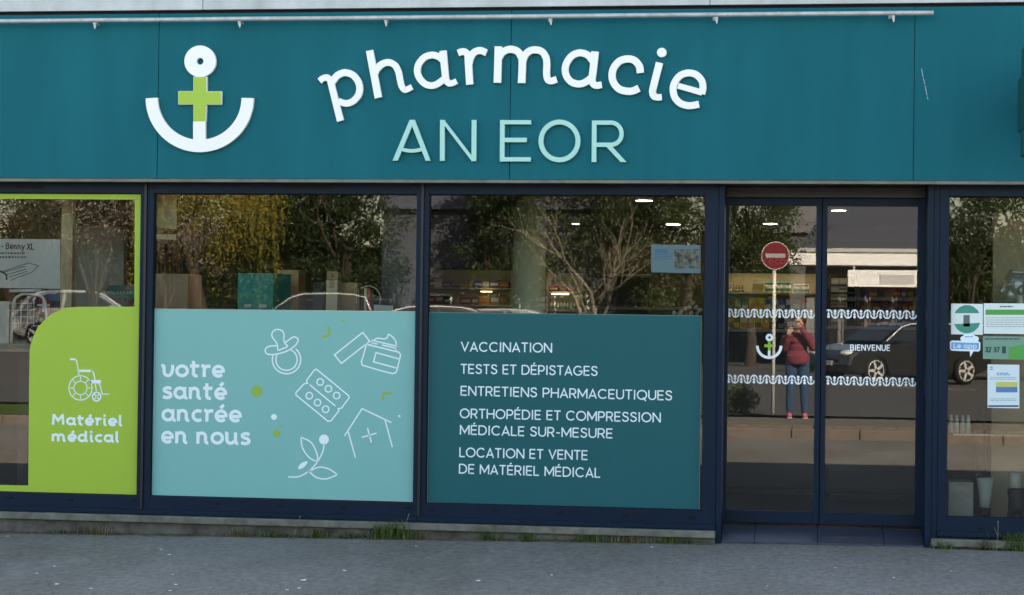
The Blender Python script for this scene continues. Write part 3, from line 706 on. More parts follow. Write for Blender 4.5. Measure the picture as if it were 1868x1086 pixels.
for (q, r, lb) in ((onceil(1175,368),.075,'large round lamp near the glass of the third window'),(onceil(1050,410),.04,'small round lamp seen behind the bare tree reflection'),(onceil(1228,411),.08,'round lamp deep behind the third window, right side'),
   (onceil(1405,410),.075,'round lamp above the no entry sign reflection'),(onceil(1530,386),.07,'bright lamp at the top of the right door leaf'),
   (Vector((-4.6,.75,0)),.06,'added round lamp hidden behind the second window head'),(Vector((-8.2,2.6,0)),.06,'added unseen round lamp behind the left window'),(Vector((2.4,3.2,0)),.10,'added unseen round lamp behind the right window')):  # these last three are added out of view to light the interior
    lamp(q, r, lb)
# round column behind the third window
cc = P(966,450,1.9); cl = MB().lathe([(.145,FLZ),(.145,CLZ)],(cc.x,cc.y,0),32).build('column', M('column_paint',(.36,.40,.30),.6,.3,var=.06), smooth=True)
tag(cl, 'round pale green column behind the third window', 'column')

BOXC = {'white':(.62,.62,.60),'cream':(.55,.48,.34),'red':(.42,.05,.04),'orange':(.55,.22,.04),'yellow':(.60,.40,.05),'blue':(.06,.10,.32),'purple':(.16,.09,.28),'green':(.08,.26,.16),'pink':(.50,.18,.24),'teal':(.03,.28,.27),'brown':(.20,.11,.05),'grey':(.22,.22,.22),'black':(.015,.015,.017),'cardboard':(.36,.25,.13)}
def cm(c): return M('pack_'+c, BOXC[c], .5, .35, var=.05, vscale=12)
def pack(x0, x1, y, z0, h, c, stripe, where, deep=.09):
    r_ = empty('product_box', ((x0+x1)/2, y+deep/2, z0)); tag(r_, f'{c} product box with {stripe} label {where}', 'box', 'product boxes in the shop')
    MB().box(x0, x1, y, y+deep, z0, z0+h).build('carton', cm(c), r_, bevel=.002)
    MB().box(x0+(x1-x0)*.08, x1-(x1-x0)*.08, y-.0015, y-.0003, z0+h*.30, z0+h*.62).build('label_print', cm(stripe), r_)
def jar(x, y, z0, r, h, c, cap, where, name='product_jar'):
    r_ = empty(name, (x,y,z0)); tag(r_, f'{c} {name.split("_")[1]} with {cap} lid {where}', name.split('_')[1], name.split('_')[1]+'s in the shop')
    if name == 'product_bottle': pr = [(r,0),(r,h*.6),(r*.4,h*.76),(r*.4,h*.8)]; pc = [(r*.48,h*.8),(r*.48,h)]
    else: pr = [(r,0),(r,h*.78)]; pc = [(r*1.04,h*.785),(r*1.04,h)]
    MB().lathe(pr,(0,0,0),14).build('body', cm(c), r_, world=False, smooth=True); MB().lathe(pc,(0,0,0),14).build('lid', cm(cap), r_, world=False, smooth=True)
    MB().lathe([(r*1.01,h*.16),(r*1.01,h*.42)],(0,0,0),14).build('label_print', cm(random.choice(['teal','white','green'])), r_, world=False, smooth=True)
def shelf(px0, px1, rows, top, depth, label, mat=None, deep=.32, back=True):
    mat = mat or CREAM
    x0,_ = XZ(px0,540,depth); x1,_ = XZ(px1,540,depth); pm = (px0+px1)/2; zt = XZ(pm,top,depth)[1]
    r_ = empty('shelf_unit', ((x0+x1)/2, depth+deep, FLZ)); tag(r_, label, 'shelf', 'shelf units in the shop')
    if back: MB().box(x0, x1, depth+deep, depth+deep+.02, FLZ+.01, zt).build('back_panel', mat, r_)
    zs = []
    for py in rows:
        z = XZ(pm,py,depth)[1]; zs.append(z)
        MB().box(x0+.016, x1-.016, depth, depth+deep-.001, z-.018, z).build('shelf_board', mat, r_, bevel=.002)
    for x in (x0, x1-.015): MB().box(x, x+.015, depth, depth+deep-.001, FLZ+.01, zt).build('upright', mat, r_)
    return r_, x0, x1, zs
ORD = ['first','second','third','fourth','fifth','sixth','seventh','eighth','ninth']
def fill(x0, x1, y, z, seq, where):
    """seq of (kind, width, height, colour, second)"""
    x = x0; where_ = where; cnt = {}; tot_ = {}
    for e in seq: tot_[(e[0],e[3],e[4])] = tot_.get((e[0],e[3],e[4]),0)+1
    for kd,w,h,c,s in seq:
        if x+w > x1: break
        key = (kd,c,s); where = where_
        if tot_[key] > 1: where = where_+', '+ORD[cnt.get(key,0)]+' from left'; cnt[key] = cnt.get(key,0)+1
        if kd == 'b': pack(x, x+w-.006, y+.03, z+.001, h, c, s, where)
        elif kd == 'j': jar(x+w/2, y+.08, z+.001, w*.46, h, c, s, where)
        elif kd == 't': jar(x+w/2, y+.08, z+.001, w*.44, h, c, s, where, 'product_bottle')
        x += w
D1 = 4.2; kd = (DIST+D1)/FPX
_,a,b,zs = shelf(1322,1497,(534,571,607,650),498,D1,'cream wall shelf of remedies seen through the left door leaf')
lit = 'on the left door shelf'
fill(a+.04,b,D1,zs[0],[('t',5.4*kd,14*kd,'brown','red')]*5+[('b',15*kd,4*kd,'cream','white'),('b',22*kd,17*kd,'cream','yellow'),('j',19*kd,19*kd,'white','teal'),('j',15*kd,19*kd,'white','teal'),('j',15*kd,19*kd,'white','teal'),('b',3*kd,3*kd,'white','grey'),('j',14*kd,16*kd,'white','white'),('j',15*kd,16*kd,'white','white')],lit)
fill(a+.03,b,D1,zs[1],[('b',13*kd,21*kd,'brown','grey'),('b',12*kd,19*kd,'cream','brown'),('b',13*kd,22*kd,'green','white'),('b',15*kd,27*kd,'yellow','orange'),('b',15*kd,27*kd,'yellow','orange'),('b',12*kd,24*kd,'blue','white'),('b',12*kd,24*kd,'white','blue'),('b',13*kd,24*kd,'blue','white'),('b',11*kd,24*kd,'white','blue'),('b',17*kd,26*kd,'grey','white'),('b',12*kd,29*kd,'red','white')],lit+', second row')
fill(a+.03,b,D1,zs[2],[('b',11*kd,29*kd,'orange','brown'),('b',12*kd,27*kd,'brown','yellow'),('b',13*kd,28*kd,'cream','orange'),('b',12*kd,25*kd,'cardboard','red'),('b',15*kd,29*kd,'yellow','brown'),('b',14*kd,29*kd,'orange','yellow'),('b',13*kd,26*kd,'black','grey'),('b',13*kd,26*kd,'black','grey'),('b',14*kd,28*kd,'cream','pink'),('b',14*kd,28*kd,'brown','cream'),('b',14*kd,28*kd,'red','cream')],lit+', third row')
fill(a+.03,b,D1,zs[3],[('b',16*kd,30*kd,random.choice(['cardboard','grey','brown','black']),'grey') for _ in range(10)],lit+', lowest row')
# frieze with lettering above the shelf
fz = struct('shop_frieze', MB().box(XZ(1300,470,D1)[0], XZ(1720,470,D1)[0], D1-.02, D1+.05, XZ(1400,494,D1)[1], XZ(1400,440,D1)[1]), M('frieze_paint',(.05,.05,.05),.7,.2))
FYY = D1-.022
t_ = empty('frieze_lettering', P(1410,483,FYY)); text(LC,"On s'occupe", XZ(1359,481,FYY), XZ(1462,481.5,FYY), 7.6*mpp(FYY), 1.9*mpp(FYY), FYY, .001).build('word', M('frieze_letter',(.50,.30,.28),.6,.2), t_)
struct('added_strip_lip', MB().box(XZ(1300,494,D1)[0], XZ(1720,494,D1)[0], D1-.02, D1-.008, XZ(1400,498.5,D1)[1], XZ(1400,494,D1)[1]-.0005), M('frieze_paint',(0,0,0)))  # lip added to hide the light strip behind it
lsx = MB().box(XZ(1324,494,D1)[0], XZ(1496,494,D1)[0], D1+.01, D1+.045, XZ(1400,495.6,D1)[1], XZ(1400,494.3,D1)[1]).build('light_strip', M('added_shelf_glow', (.9,.85,.75), .5, .2, emit=(1,.86,.62), estr=1.7)); tag(lsx,'added light strip hidden behind the lip over the left door shelf','lamp')  # strip added out of sight to brighten the shelf
tag(t_, 'small reddish wall lettering high inside behind the left door leaf', 'lettering')
# rack of beige packs and pink stand behind the right leaf
D2 = 3.4; kd = (DIST+D2)/FPX
_,a,b,zs = shelf(1512,1562,(519,533,547,561,576,600,630),503,D2,'narrow rack of beige packs behind the right door leaf',DARKW)
for i,z in enumerate(zs):
    fill(a+.02,b,D2,z,[('b',15*kd,(11 if i < 5 else 20)*kd,random.choice(['cardboard','cream','cream']),random.choice(['brown','white'])) for _ in range(3)],f'in the narrow rack, row {["one","two","three","four","five","six","seven"][i]}')
D3 = 5.0; kd = (DIST+D3)/FPX
_,a,b,zs = shelf(1566,1676,(545,572,600,640),520,D3,'wide shelf of pink and purple packs behind the right door leaf',GREYW)
for i,z in enumerate(zs):
    fill(a+.02,b,D3,z,[('b',random.uniform(9,16)*kd,random.uniform(15,22)*kd,random.choice(['red','pink','purple','brown','orange'] if i != 1 else ['red','orange','pink']),random.choice(['white','yellow','blue'])) for _ in range(9)],f'on the pink shelf, row {["one","two","three","four"][i]}')
# shelves behind the third window
D4 = 5.9; kd = (DIST+D4)/FPX
_,a,b,zs = shelf(770,934,(525,556,600),492,D4,'long cream shelf of coloured packs behind the third window')
fill(a+.02,b,D4,zs[0],[('b',random.uniform(12,20)*kd,random.uniform(9,15)*kd,random.choice(['orange','purple','red','blue','white','purple']),random.choice(['white','yellow'])) for _ in range(12)],'on the long shelf above')
fill(a+.02,b,D4,zs[1],[('b',random.uniform(12,22)*kd,random.uniform(14,22)*kd,random.choice(['orange','cardboard','red','black','brown','grey']),random.choice(['white','orange'])) for _ in range(12)],'on the long shelf below')
_,a,b,zs = shelf(996,1056,(532,566,600),497,D4-.6,'cream display niche with a lit strip beside the column')
fill(a+.03,b,D4-.6,zs[0],[('b',17*kd,10*kd,'red','cream'),('b',15*kd,5*kd,'brown','red'),('b',13*kd,6*kd,'red','brown')],'in the cream niche above')
fill(a+.03,b,D4-.6,zs[1],[('t',6*kd,17*kd,'white','grey') for _ in range(8)],'in the cream niche')
q = P(1022,535,D4-.65); st = MB().box(q.x-.09,q.x+.09,D4-.66,D4-.63,q.z-.016,q.z-.006).build('light_strip', STRIPM); tag(st,'glowing light strip under the upper board of the cream niche','lamp')
q = P(885,531,D4-.1); st = MB().box(q.x-.05,q.x+.07,D4-.1,D4-.06,q.z-.012,q.z-.002).build('light_strip', STRIPM); tag(st,'glowing light strip on the long cream shelf left of the column','lamp')
# dark cabinets (counter and stands)
def cabinet(px0,px1,py,depth,label,mat,deep=.6,name='cabinet'):
    x0 = XZ(px0,600,depth)[0]; x1 = XZ(px1,600,depth)[0]; z = XZ((px0+px1)/2,py,depth)[1]
    r_ = empty(name, ((x0+x1)/2,depth+deep/2,FLZ)); tag(r_, label, name)
    MB().box(x0,x1,depth,depth+deep,FLZ+.06,z-.03).build('carcass', mat, r_, bevel=.004)
    MB().box(x0-.02,x1+.02,depth-.02,depth+deep+.02,z-.0295,z).build('top', DARKW if mat is not DARKW else GREYW, r_, bevel=.004)
    n = max(1,int((x1-x0)/.5))
    for i in range(n):
        w = (x1-x0)/n; MB().box(x0+i*w+.012,x0+(i+1)*w-.012,depth-.018,depth-.0005,FLZ+.08,z-.05).build('door_panel', mat, r_, bevel=.003)
    MB().box(x0+.03,x1-.03,depth+.04,depth+deep-.04,FLZ,FLZ+.0595).build('base', DARKW, r_)
cabinet(1062,1270,560,4.6,'long dark counter behind the third window',DARKW,.7,'counter')
cabinet(1326,1494,601,3.0,'black stand widened to darken the inside behind the left door leaf',DARKW,.5)  # black stand, widened so the lit shelf below stays dark
cabinet(1512,1700,596,2.7,'black counter added to darken the inside behind the right door leaf',DARKW,.5)  # added black block standing in for the dark lower interior
cabinet(1100,1180,500,6.1-.3,'tall black cabinet behind the bare tree reflection',DARKW,.3)
cabinet(540,690,545,3.6,'dark counter behind the second window',DARKW,.6,'counter')
cabinet(300,430,555,3.0,'low grey counter at the left of the second window',GREYW,.6,'counter')

# ------------------------------------------------------------------ things in the second window
def bigbox(px0,py0,px1,py1,y,deep,mat,label,name='carton',flap=True,turn=0):
    a = P(px0,py1,y); b = P(px1,py0,y); w = b.x-a.x; h = b.z-a.z
    r_ = empty(name, ((a.x+b.x)/2, y+deep/2, a.z), turn); tag(r_, label, 'box')
    MB().box(-w/2,w/2,-deep/2,deep/2,0,h).build('body', mat, r_, world=False, bevel=.004)
    if flap: MB().box(-w/2,w/2,-.004,.004,h+.0003,h+.0015).box(-.02,.02,-deep/2-.0012,-deep/2-.0003,h*.75,h).build('tape', M('parcel_tape',(.38,.29,.17),.3,.4), r_, world=False)
    return r_, w, h
sill2 = MB().box(W2[0],W2[1],.30,1.25,XZ(520,571,.5)[1]-.02,XZ(520,571,.5)[1]).build('display_platform', GREYW)
tag(sill2,'low grey display platform inside the second window','platform')
for px in (300,520,740):
    x = XZ(px,700,.7)[0]; MB().box(x-.02,x+.02,.6,.64,FLZ,XZ(520,571,.5)[1]-.0205).build('support', GREYW, sill2)
tb,w,h = bigbox(437,499,509,568,.42,.32,M('teal_carton',(.012,.30,.27),.5,.3,var=.05),'teal cardboard display box standing in the second window','display_box',False,-.22)
MB().stroke([(-w*.18+.05*math.cos(rad(g))*.5,h*.72+.05*math.sin(rad(g))*.5) for g in range(0,360,30)],.006,-.163,.002,True).build('round_mark',M('teal_print',(.03,.36,.33),.5,.2),tb,world=False)
mb = MB()
for i,xx in enumerate(frange(-w*.36,w*.02,7)): mb.box(xx,xx+w*.035,-.1625,-.1605,h*.55,h*.55+h*(.05 if i%3 else .07))
mb.build('lettering',M('teal_print2',(.06,.42,.40),.5,.2),tb,world=False)
for xx in (-.30,.12): MB().box(w*xx,w*(xx+.2),-.1625,-.1605,h*.10,h*.19).build('white_tag',cm('white'),tb,world=False)
bigbox(505,493,545,568,.95,.25,cm('cardboard'),'tall brown carton behind the teal display box')
bigbox(594,511,616,568,.6,.14,cm('cream'),'cream carton beneath the small printed carton')
pb,w,h = bigbox(596,495.5,617,510.6,.62,.12,cm('cardboard'),'small printed carton on top of the cream carton','carton',False)
MB().box(-w*.14,w*.14,-.0615,-.0602,h*.28,h*.72).build('print',cm('brown'),pb,world=False)
bigbox(570,514,592,568,.7,.14,cm('black'),'black box left of the cream carton',flap=False)
bigbox(622,516,652,568,.8,.2,cm('cardboard'),'brown carton right of the cream carton')
for i,(px,c) in enumerate(((653,'brown'),(660,'black'),(666,'cream'),(672,'red'))):
    a = P(px,568,.55); MB_ = MB().box(a.x-.012,a.x+.012,.55,.70,a.z,P(px,526+i%2*2,.55).z)
    tag(MB_.build('book',cm(c),bevel=.003),f'{c} book standing upright right of the brown carton','book','books in the second window')
rg = MB().tube([P(672+22*math.sin(rad(g)),546-24*math.cos(rad(g)),.75) for g in range(0,361,12)],.006,8).build('wire_hoop',M('hoop_metal',(.5,.5,.48),.35,.5,metal=.6),smooth=True)
tag(rg,'thin pale hoop standing behind the books','hoop')
def paper(name, px0,py0,px1,py1,y,mat,label,cat,skew=0):
    o = MB().prism([XZ(px0,py0,y),XZ(px1,py0+skew,y),XZ(px1,py1+skew,y),XZ(px0,py1,y)],y,y+.0012).build(name,mat); tag(o,label,cat); return o
PAPER = M('paper_white',(.60,.68,.70),.7,.2,var=.04)
paper('paper_sheet',682,556,717,573,.30,PAPER,'white paper lying against the glass, right end of the second window','paper',2)
bn = empty('paper_banner',P(300,430,.35)); tag(bn,'beige paper banner hanging at the left of the second window','banner')
MB().prism([XZ(274,345,.35),XZ(322,345,.35),XZ(322,419,.35),XZ(276,414,.35)],.35,.353).build('banner_sheet',M('beige_paper',(.62,.56,.40),.8,.1,var=.08,vscale=5),bn)
MB().prism([XZ(276,427,.35),XZ(322,428,.35),XZ(321,438,.35),XZ(276,436,.35)],.345,.348).build('banner_strip',M('beige_paper_light',(.72,.68,.52),.8,.1),bn)
bigbox(278,500,343,566,.6,.4,M('pink_carton',(.48,.34,.26),.7,.2,var=.08),'large pinkish carton at the left of the second window')

# ------------------------------------------------------------------ things in the left window
y1 = .55
po = empty('bed_poster',P(-20,525,y1)); tag(po,'large grey poster of a bath board, left edge of the view','poster')
MB().prism([XZ(-230,434,y1),XZ(110,437,y1),XZ(110,527,y1),XZ(-230,522,y1)],y1,y1+.004).build('poster_sheet',M('poster_grey',(.60,.66,.68),.6,.3,var=.05),po)
INK = M('print_ink',(.03,.04,.05),.6,.2)
text(LC,'y - Benny XL',XZ(-8,454,y1-.002),XZ(62,456,y1-.002),8.6*mpp(y1),2.0*mpp(y1),y1-.002,.0008).build('lettering',INK,po)
GR = M('print_grey',(.16,.17,.18),.6,.2)
mb = MB()
for py in (462.5,469.5):
    x = -30
    while x < 46:
        w = random.uniform(2,6); mb.prism([XZ(x,py-2,y1-.002),XZ(x+w,py-2,y1-.002),XZ(x+w,py+1.5,y1-.002),XZ(x,py+1.5,y1-.002)],y1-.002,y1-.001); x += w+1.4
    
mb.build('small_print',GR,po)
mb = MB()
for pts in ([(-30,505),(15,492),(52,480),(70,485),(58,497),(18,512)],[(10,502),(48,491)],[(16,506),(50,495)],[(6,497),(46,486)]): mb.stroke([XZ(*p,y1-.002) for p in pts],1.2*mpp(y1),y1-.002,.0008)
mb.stroke([XZ(*p,y1-.0026) for p in catmull([(-20,492),(2,496),(11,502),(12,511)],5)],3.2*mpp(y1),y1-.0026,.0008)
mb.build('board_drawing',INK,po)
wp = MB().box(XZ(111,450,.45)[0],XZ(132,450,.45)[0],.45,.53,FLZ,CLZ-.02).build('wood_post',M('pale_wood',(.48,.40,.25),.6,.3,var=.2,vscale=6,stretch=(6,6,1)),bevel=.004); tag(wp,'pale wooden post inside the left window','post')
lp = MB().tube([P(137.5,410,.9),P(136.5,563,.9)],.010,10).build('white_pole',M('white_tube',(.72,.74,.76),.4,.4),smooth=True); tag(lp,'thin white pole right of the wooden post','pole')
sg = empty('pill_sign',P(250,545,1.9)); tag(sg,'teal pill shaped sign low behind the first mullion','sign')
MB().prism([XZ(*p,1.9) for p in [(205+12*math.cos(rad(g)),532.5-12*math.sin(rad(g))) for g in range(90,271,15)]+[(292+12*math.cos(rad(g)),532.5-12*math.sin(rad(g))) for g in range(-90,91,15)]],1.9,1.93).build('plate',M('sign_teal',(.05,.30,.32),.5,.3),sg)
mb = MB()
for px in (214,219,224,231,236,240): mb.stroke([XZ(px,534,1.898),XZ(px+2.5,534.3,1.898)],6*mpp(1.9),1.898,.001)
mb.stroke([XZ(289+7*math.cos(rad(g)),533+8*math.sin(rad(g)),1.898) for g in range(60,300,20)],2*mpp(1.9),1.898,.001)
mb.build('lettering',cm('white'),sg)
MB().box(XZ(248,545,1.9)[0]-.01,XZ(248,545,1.9)[0]+.01,1.931,1.95,FLZ,XZ(248,540,1.9)[1]).build('stand',GREYW,sg)
# display table with walking frame and basket
yt = .42
ta = empty('display_table',P(10,850,yt+.2)); tag(ta,'beige display table in the left window under the walking frame','table')
z_ = XZ(30,627,yt)[1]
MB().box(XZ(-260,627,yt)[0],XZ(56,627,yt)[0],yt,yt+.55,z_-.07,z_).build('table_top',M('table_beige',(.33,.31,.26),.6,.3,var=.1),ta,bevel=.004)
for px in (-200,34): MB().box(XZ(px-9,700,yt)[0],XZ(px+9,700,yt)[0],yt+.1,yt+.18,FLZ,z_-.0705).build('leg',DARKW,ta)
wf = empty('walking_frame',P(45,620,yt+.12)); tag(wf,'white tubular walking frame with a wire basket on the display table','walking frame')
TU = M('white_tube2',(.70,.74,.76),.35,.5)
yw = yt+.14
for nm,pts,r_ in (('tube_frame',[(21,626),(24,560),(30,543),(42,537)],.013),('handle_bar',[(18,531),(75,530)],.014),('tube_frame',[(66,537),(78,543),(84,560),(88,626)],.013),('cross_tube',[(42,537),(66,537)],.012)):
    MB().tube([P(*p,yw) for p in (catmull(pts,4) if len(pts) > 2 else pts)],r_,10).build(nm,TU,wf,smooth=True)
bk = MB()
for py in (554,566.5,578.5,590): bk.tube([P(16,py,yw-.05),P(64,py-1,yw-.05)],.0035,6)
for px in (28,39,51,62): bk.tube([P(px,548,yw-.054),P(px-1,600,yw-.054)],.0035,6)
bk.build('wire_basket',TU,wf)
rd = empty('red_cushion',P(80,575,yw+.03)); tag(rd,'round red cushion with a white cross beside the walking frame','cushion')
c_ = P(81,557,yw+.03); MB().lathe([(.02,-.02),(.055,-.016),(.062,0),(.055,.016),(.02,.02)],c_,20,'Y').build('disc',M('red_cloth',(.35,.015,.04),.8,.2),rd,smooth=True)
MB().box(c_.x-.055,c_.x+.055,c_.y-.026,c_.y-.021,c_.z-.008,c_.z+.008).box(c_.x-.008,c_.x+.008,c_.y-.0275,c_.y-.0225,c_.z-.055,c_.z+.055).build('white_cross',cm('white'),rd)
bigbox(-40,550,17,627,yt+.15,.2,cm('white'),'white box at the left edge on the display table',flap=False)
bb = MB(); bb.ball(P(50,605,yt+.08),(.13,.05,.045),16,8); tag(bb.build('black_bag',M('black_nylon',(.012,.012,.014),.7,.2,bump=.5,bscale=14),smooth=True),'black fabric bag lying in front of the walking frame','bag')
bigbox(72,523,110,549,.7,.03,M('blue_print',(.03,.12,.26),.5,.3),'dark blue panel under the grey poster',flap=False,name='blue_panel')

# ------------------------------------------------------------------ posters on the glass, right window and third window
y2 = .014; k2 = mpp(y2)
def poster(px0,py0,px1,py1,mat,label,skew=.012):
    r_ = empty('glass_poster',P((px0+px1)/2,py1,y2)); tag(r_,label,'poster')
    d = (px1-px0)*skew
    MB().prism([XZ(px0,py0,y2),XZ(px1,py0+d,y2),XZ(px1,py1+d*1.6,y2),XZ(px0,py1,y2)],y2,y2+.001).build('sheet',mat,r_); return r_
yq = y2-.0015
def blk(mb, px0,py0,px1,py1): mb.prism([XZ(px0,py0,yq),XZ(px1,py0,yq),XZ(px1,py1,yq),XZ(px0,py1,yq)],yq,yq+.0008); return mb
def lines(mb, px0,px1,pys,h=1.0):
    for py in pys:
        x = px0
        while x < px1-2:
            w = min(random.uniform(3,9),px1-x); blk(mb,x,py-h/2,x+w,py+h/2); x += w+1.2
    return mb
po3 = poster(1188,446.5,1278,497,M('poster_blue',(.075,.135,.155),.6,.3,var=.06),'pale blue notice with a dark picture on the third window')
lines(MB(),1195,1220,(456,460),2.6).build('lettering',M('print_blue',(.03,.10,.18),.6,.2),po3)
lines(MB(),1192,1225,(464.5,468.5,472.5),1.1).build('small_print',M('print_blue',(0,0,0)),po3)
blk(MB(),1230,455,1276,490).build('picture',M('poster_picture',(.02,.022,.02),.6,.3,var=.9,vscale=22,var2=(.15,.16,.14)),po3)
PG = M('poster_green',(.06,.30,.07),.6,.3); PT = M('poster_teal',(.03,.24,.19),.6,.3)
p1 = poster(1735,554,1793,610,PAPER,'square white poster with teal circle and phone picture on the right window')
mb = MB(); mb.prism([XZ(1764+25*math.cos(rad(g)),582.5-26*math.sin(rad(g)),yq) for g in (155,140,120,100,80,60,40,25)],yq,yq+.0008); mb.build('upper_arc',PT,p1)
mb = MB(); mb.prism([XZ(1764+25*math.cos(rad(g)),582.5-26*math.sin(rad(g)),yq) for g in (200,220,240,260,280,300,325,345)],yq,yq+.0008); mb.build('lower_arc',PT,p1)
blk(MB(),1757.5,575,1769,596).build('phone_picture',M('phone_print',(.10,.13,.12),.5,.3),p1)
p2 = poster(1794.5,553.5,1890,609,PAPER,'white notice with a green heading band on the right window',.006)
blk(MB(),1798,565,1890,574.5).build('green_band',PG,p2); lines(MB(),1824,1848,(559.5,),1.8).build('heading',INK,p2); lines(MB(),1799,1888,(580,584,588,592,596),.8).build('small_print',GR,p2)
p3 = poster(1793,613.5,1890,655,M('poster_mint',(.15,.28,.23),.6,.3),'mint green notice with telephone number 32 37 on the right window')
text(UC,'32 37',XZ(1797,642.5,yq),XZ(1823,643,yq),9.2*k2,1.9*k2,yq,.0008).build('lettering',M('print_green',(.01,.08,.06),.6,.2),p3)
blk(MB(),1828,632,1835,645).build('phone_picture',M('print_green',(0,0,0)),p3)
mb = MB().prism([XZ(1840,634,yq),XZ(1890,625,yq),XZ(1890,657,yq),XZ(1840,656,yq)],yq,yq+.0008); mb.build('green_field',PG,p3); lines(MB(),1797,1860,(618.5,),2).build('heading',M('print_green',(0,0,0)),p3)
p4 = poster(1801.5,665,1859.5,744,M('poster_white_blue',(.55,.66,.72),.6,.3),'white notice with yellow and blue blocks on the right window')
blk(MB(),1817,697,1856,706).build('yellow_block',M('print_yellow',(.48,.50,.14),.6,.2),p4); blk(MB(),1817,706.2,1856,716).build('blue_block',M('print_midblue',(.09,.19,.42),.6,.2),p4)
blk(MB(),1802.5,739.5,1858,742.5).build('blue_foot',M('print_navy',(.03,.07,.16),.6,.2),p4); lines(MB(),1818,1842,(681,684),1.4).build('heading',M('print_midblue',(0,0,0)),p4); lines(MB(),1806,1854,(689,692,728,731),.7).build('small_print',GR,p4); lines(MB(),1806,1813,(670,674),1.6).build('emblem',M('print_midblue',(0,0,0)),p4)
bs = empty('speech_bubble_sticker',P(1762,652,y2)); tag(bs,'blue and white speech bubble sticker under the square teal poster','window sticker')
yb = y2-.004
def S_(pts): return [XZ(*p,yb) for p in pts]
MB().prism(S_([(1733,624),(1736,621.5),(1786,623),(1788.5,626),(1788,639),(1785,641.5),(1776,641),(1770,651.5),(1769,641),(1736,640),(1733,637)]),yb,yb+.002).build('bubble',M('bubble_white',(.66,.76,.84),.5,.3),bs)
MB().prism(S_([(1735.5,624.5),(1786,626),(1785.5,638),(1735,637)]),yb-.0008,yb-.0001).build('blue_field',M('bubble_blue',(.10,.33,.62),.5,.3),bs)
text(LC,'Le app',XZ(1739,635,yb-.0012),XZ(1782,636,yb-.0012),6.0*k2,1.7*k2,yb-.0012,.0003).build('lettering',cm('white'),bs)
mb = MB()
for x,y_,r_ in ((1757,618,5),(1762,615.5,6),(1768,614.5,6.5),(1774,616,6),(1780,618.5,5.5),(1768,619.5,8)):
    c_ = XZ(x,y_,yb+.0021); mb.disc(c_[0],c_[1],r_*k2,r_*k2*.9,yb+.0021+random.uniform(0,.0008),.0005,16)
mb.build('cloud',M('bubble_white',(0,0,0)),bs)
lines(MB(),1760,1777,(614.5,),1.6).build('cloud_print',M('bubble_blue',(0,0,0)),bs); 
for o_ in bs.children:
    if o_.name.startswith('cloud_print'): o_.matrix_parent_inverse = o_.matrix_parent_inverse @ Matrix.Translation((0,-.004,0))
# ------------------------------------------------------------------ right window display
def remesh(mb, voxel, name, mat, parent, smooth_iter=3):
    o = mb.build(name, mat, None); md = o.modifiers.new('r','REMESH'); md.mode = 'VOXEL'; md.voxel_size = voxel
    sm = o.modifiers.new('s','SMOOTH'); sm.factor = .5; sm.iterations = smooth_iter
    dg = bpy.context.evaluated_depsgraph_get(); me = bpy.data.meshes.new_from_object(o.evaluated_get(dg)); o.modifiers.clear()
    o.data = me; me.name = name
    if not me.materials: me.materials.append(mat)
    for p in me.polygons: p.use_smooth = True
    if parent is not None:
        o.parent = parent
        if parent.type == 'EMPTY': o.matrix_parent_inverse = (Matrix.Translation(parent.location) @ parent.rotation_euler.to_matrix().to_4x4()).inverted()
    return o
c_ = P(1852,528,.45); SIL = M('silver_mannequin',(.34,.39,.39),.30,.6,metal=.35)
hd = MB()
hd.ball(c_+Vector((.02,.0,.03)),(.095,.078,.105),20,14); hd.ball(c_+Vector((-.035,0,-.045)),(.058,.055,.075),16,12)
hd.tube([c_+Vector((-.088,0,.025)),c_+Vector((-.112,0,-.018)),c_+Vector((-.085,0,-.028))],[.010,.017,.012],10)
hd.ball(c_+Vector((-.082,0,-.052)),(.014,.028,.009),12,8); hd.ball(c_+Vector((-.080,0,-.070)),(.014,.026,.009),12,8); hd.ball(c_+Vector((-.072,0,-.103)),(.022,.026,.02),12,8)
hd.ball(c_+Vector((-.062,-.03,.038)),(.025,.035,.012),12,8); hd.ball(c_+Vector((.035,-.078,-.01)),(.020,.014,.036),12,8)
hd.tube([c_+Vector((.03,0,-.04)),c_+Vector((.05,0,-.20)),c_+Vector((.05,0,-.27))],[.062,.058,.085],16)
for i in range(9):
    g = -.6+i*.3; hd.tube([c_+Vector((-.085+.01*abs(i-4),.016*(i-4),.075)),c_+Vector((-.03,.02*(i-4),.135)),c_+Vector((.07,.02*(i-4),.13))],[.010,.020,.014],8)
mh = empty('head_mannequin',c_+Vector((.05,0,-.27))); tag(mh,'silver mannequin head in profile above the notices in the right window','mannequin')
remesh(hd,.006,'head',SIL,mh)
MB().lathe([(.09,-.275),(.09,-.271)],c_+Vector((.05,0,0)),20).build('base',DARKW,mh)
zsh = XZ(1830,598,.45)[1]; sh = MB().box(XZ(1725,600,.45)[0]+.02,X1-.1,.33,.68,c_.z-.29,c_.z-.276).build('glass_shelf',M('shelf_glass',(.30,.40,.38),.1,.5)); tag(sh,'upper shelf carrying the mannequin head in the right window','shelf')
zl = XZ(1830,792,.45)[1]; sh2 = MB().box(XZ(1738,792,.40)[0],X1-.1,.35,.70,zl-.012,zl).build('glass_shelf',M('shelf_glass',(0,0,0))); tag(sh2,'lower shelf crossing the mannequin leg in the right window','shelf')
WJ = M('white_plastic',(.58,.60,.58),.5,.3)
for i,px in enumerate((1735,1744,1753,1763)):
    q = P(px,556,.5); q.z = c_.z-.2755
    b_ = MB().lathe([(.020,0),(.020,.03),(.008,.10),(.006,.105)],q,12).build('cone_bottle',WJ,smooth=True)
    tag(b_,ORD[i]+' white pointed bottle from the left on the upper shelf of the right window','bottle','white pointed bottles on the upper shelf')
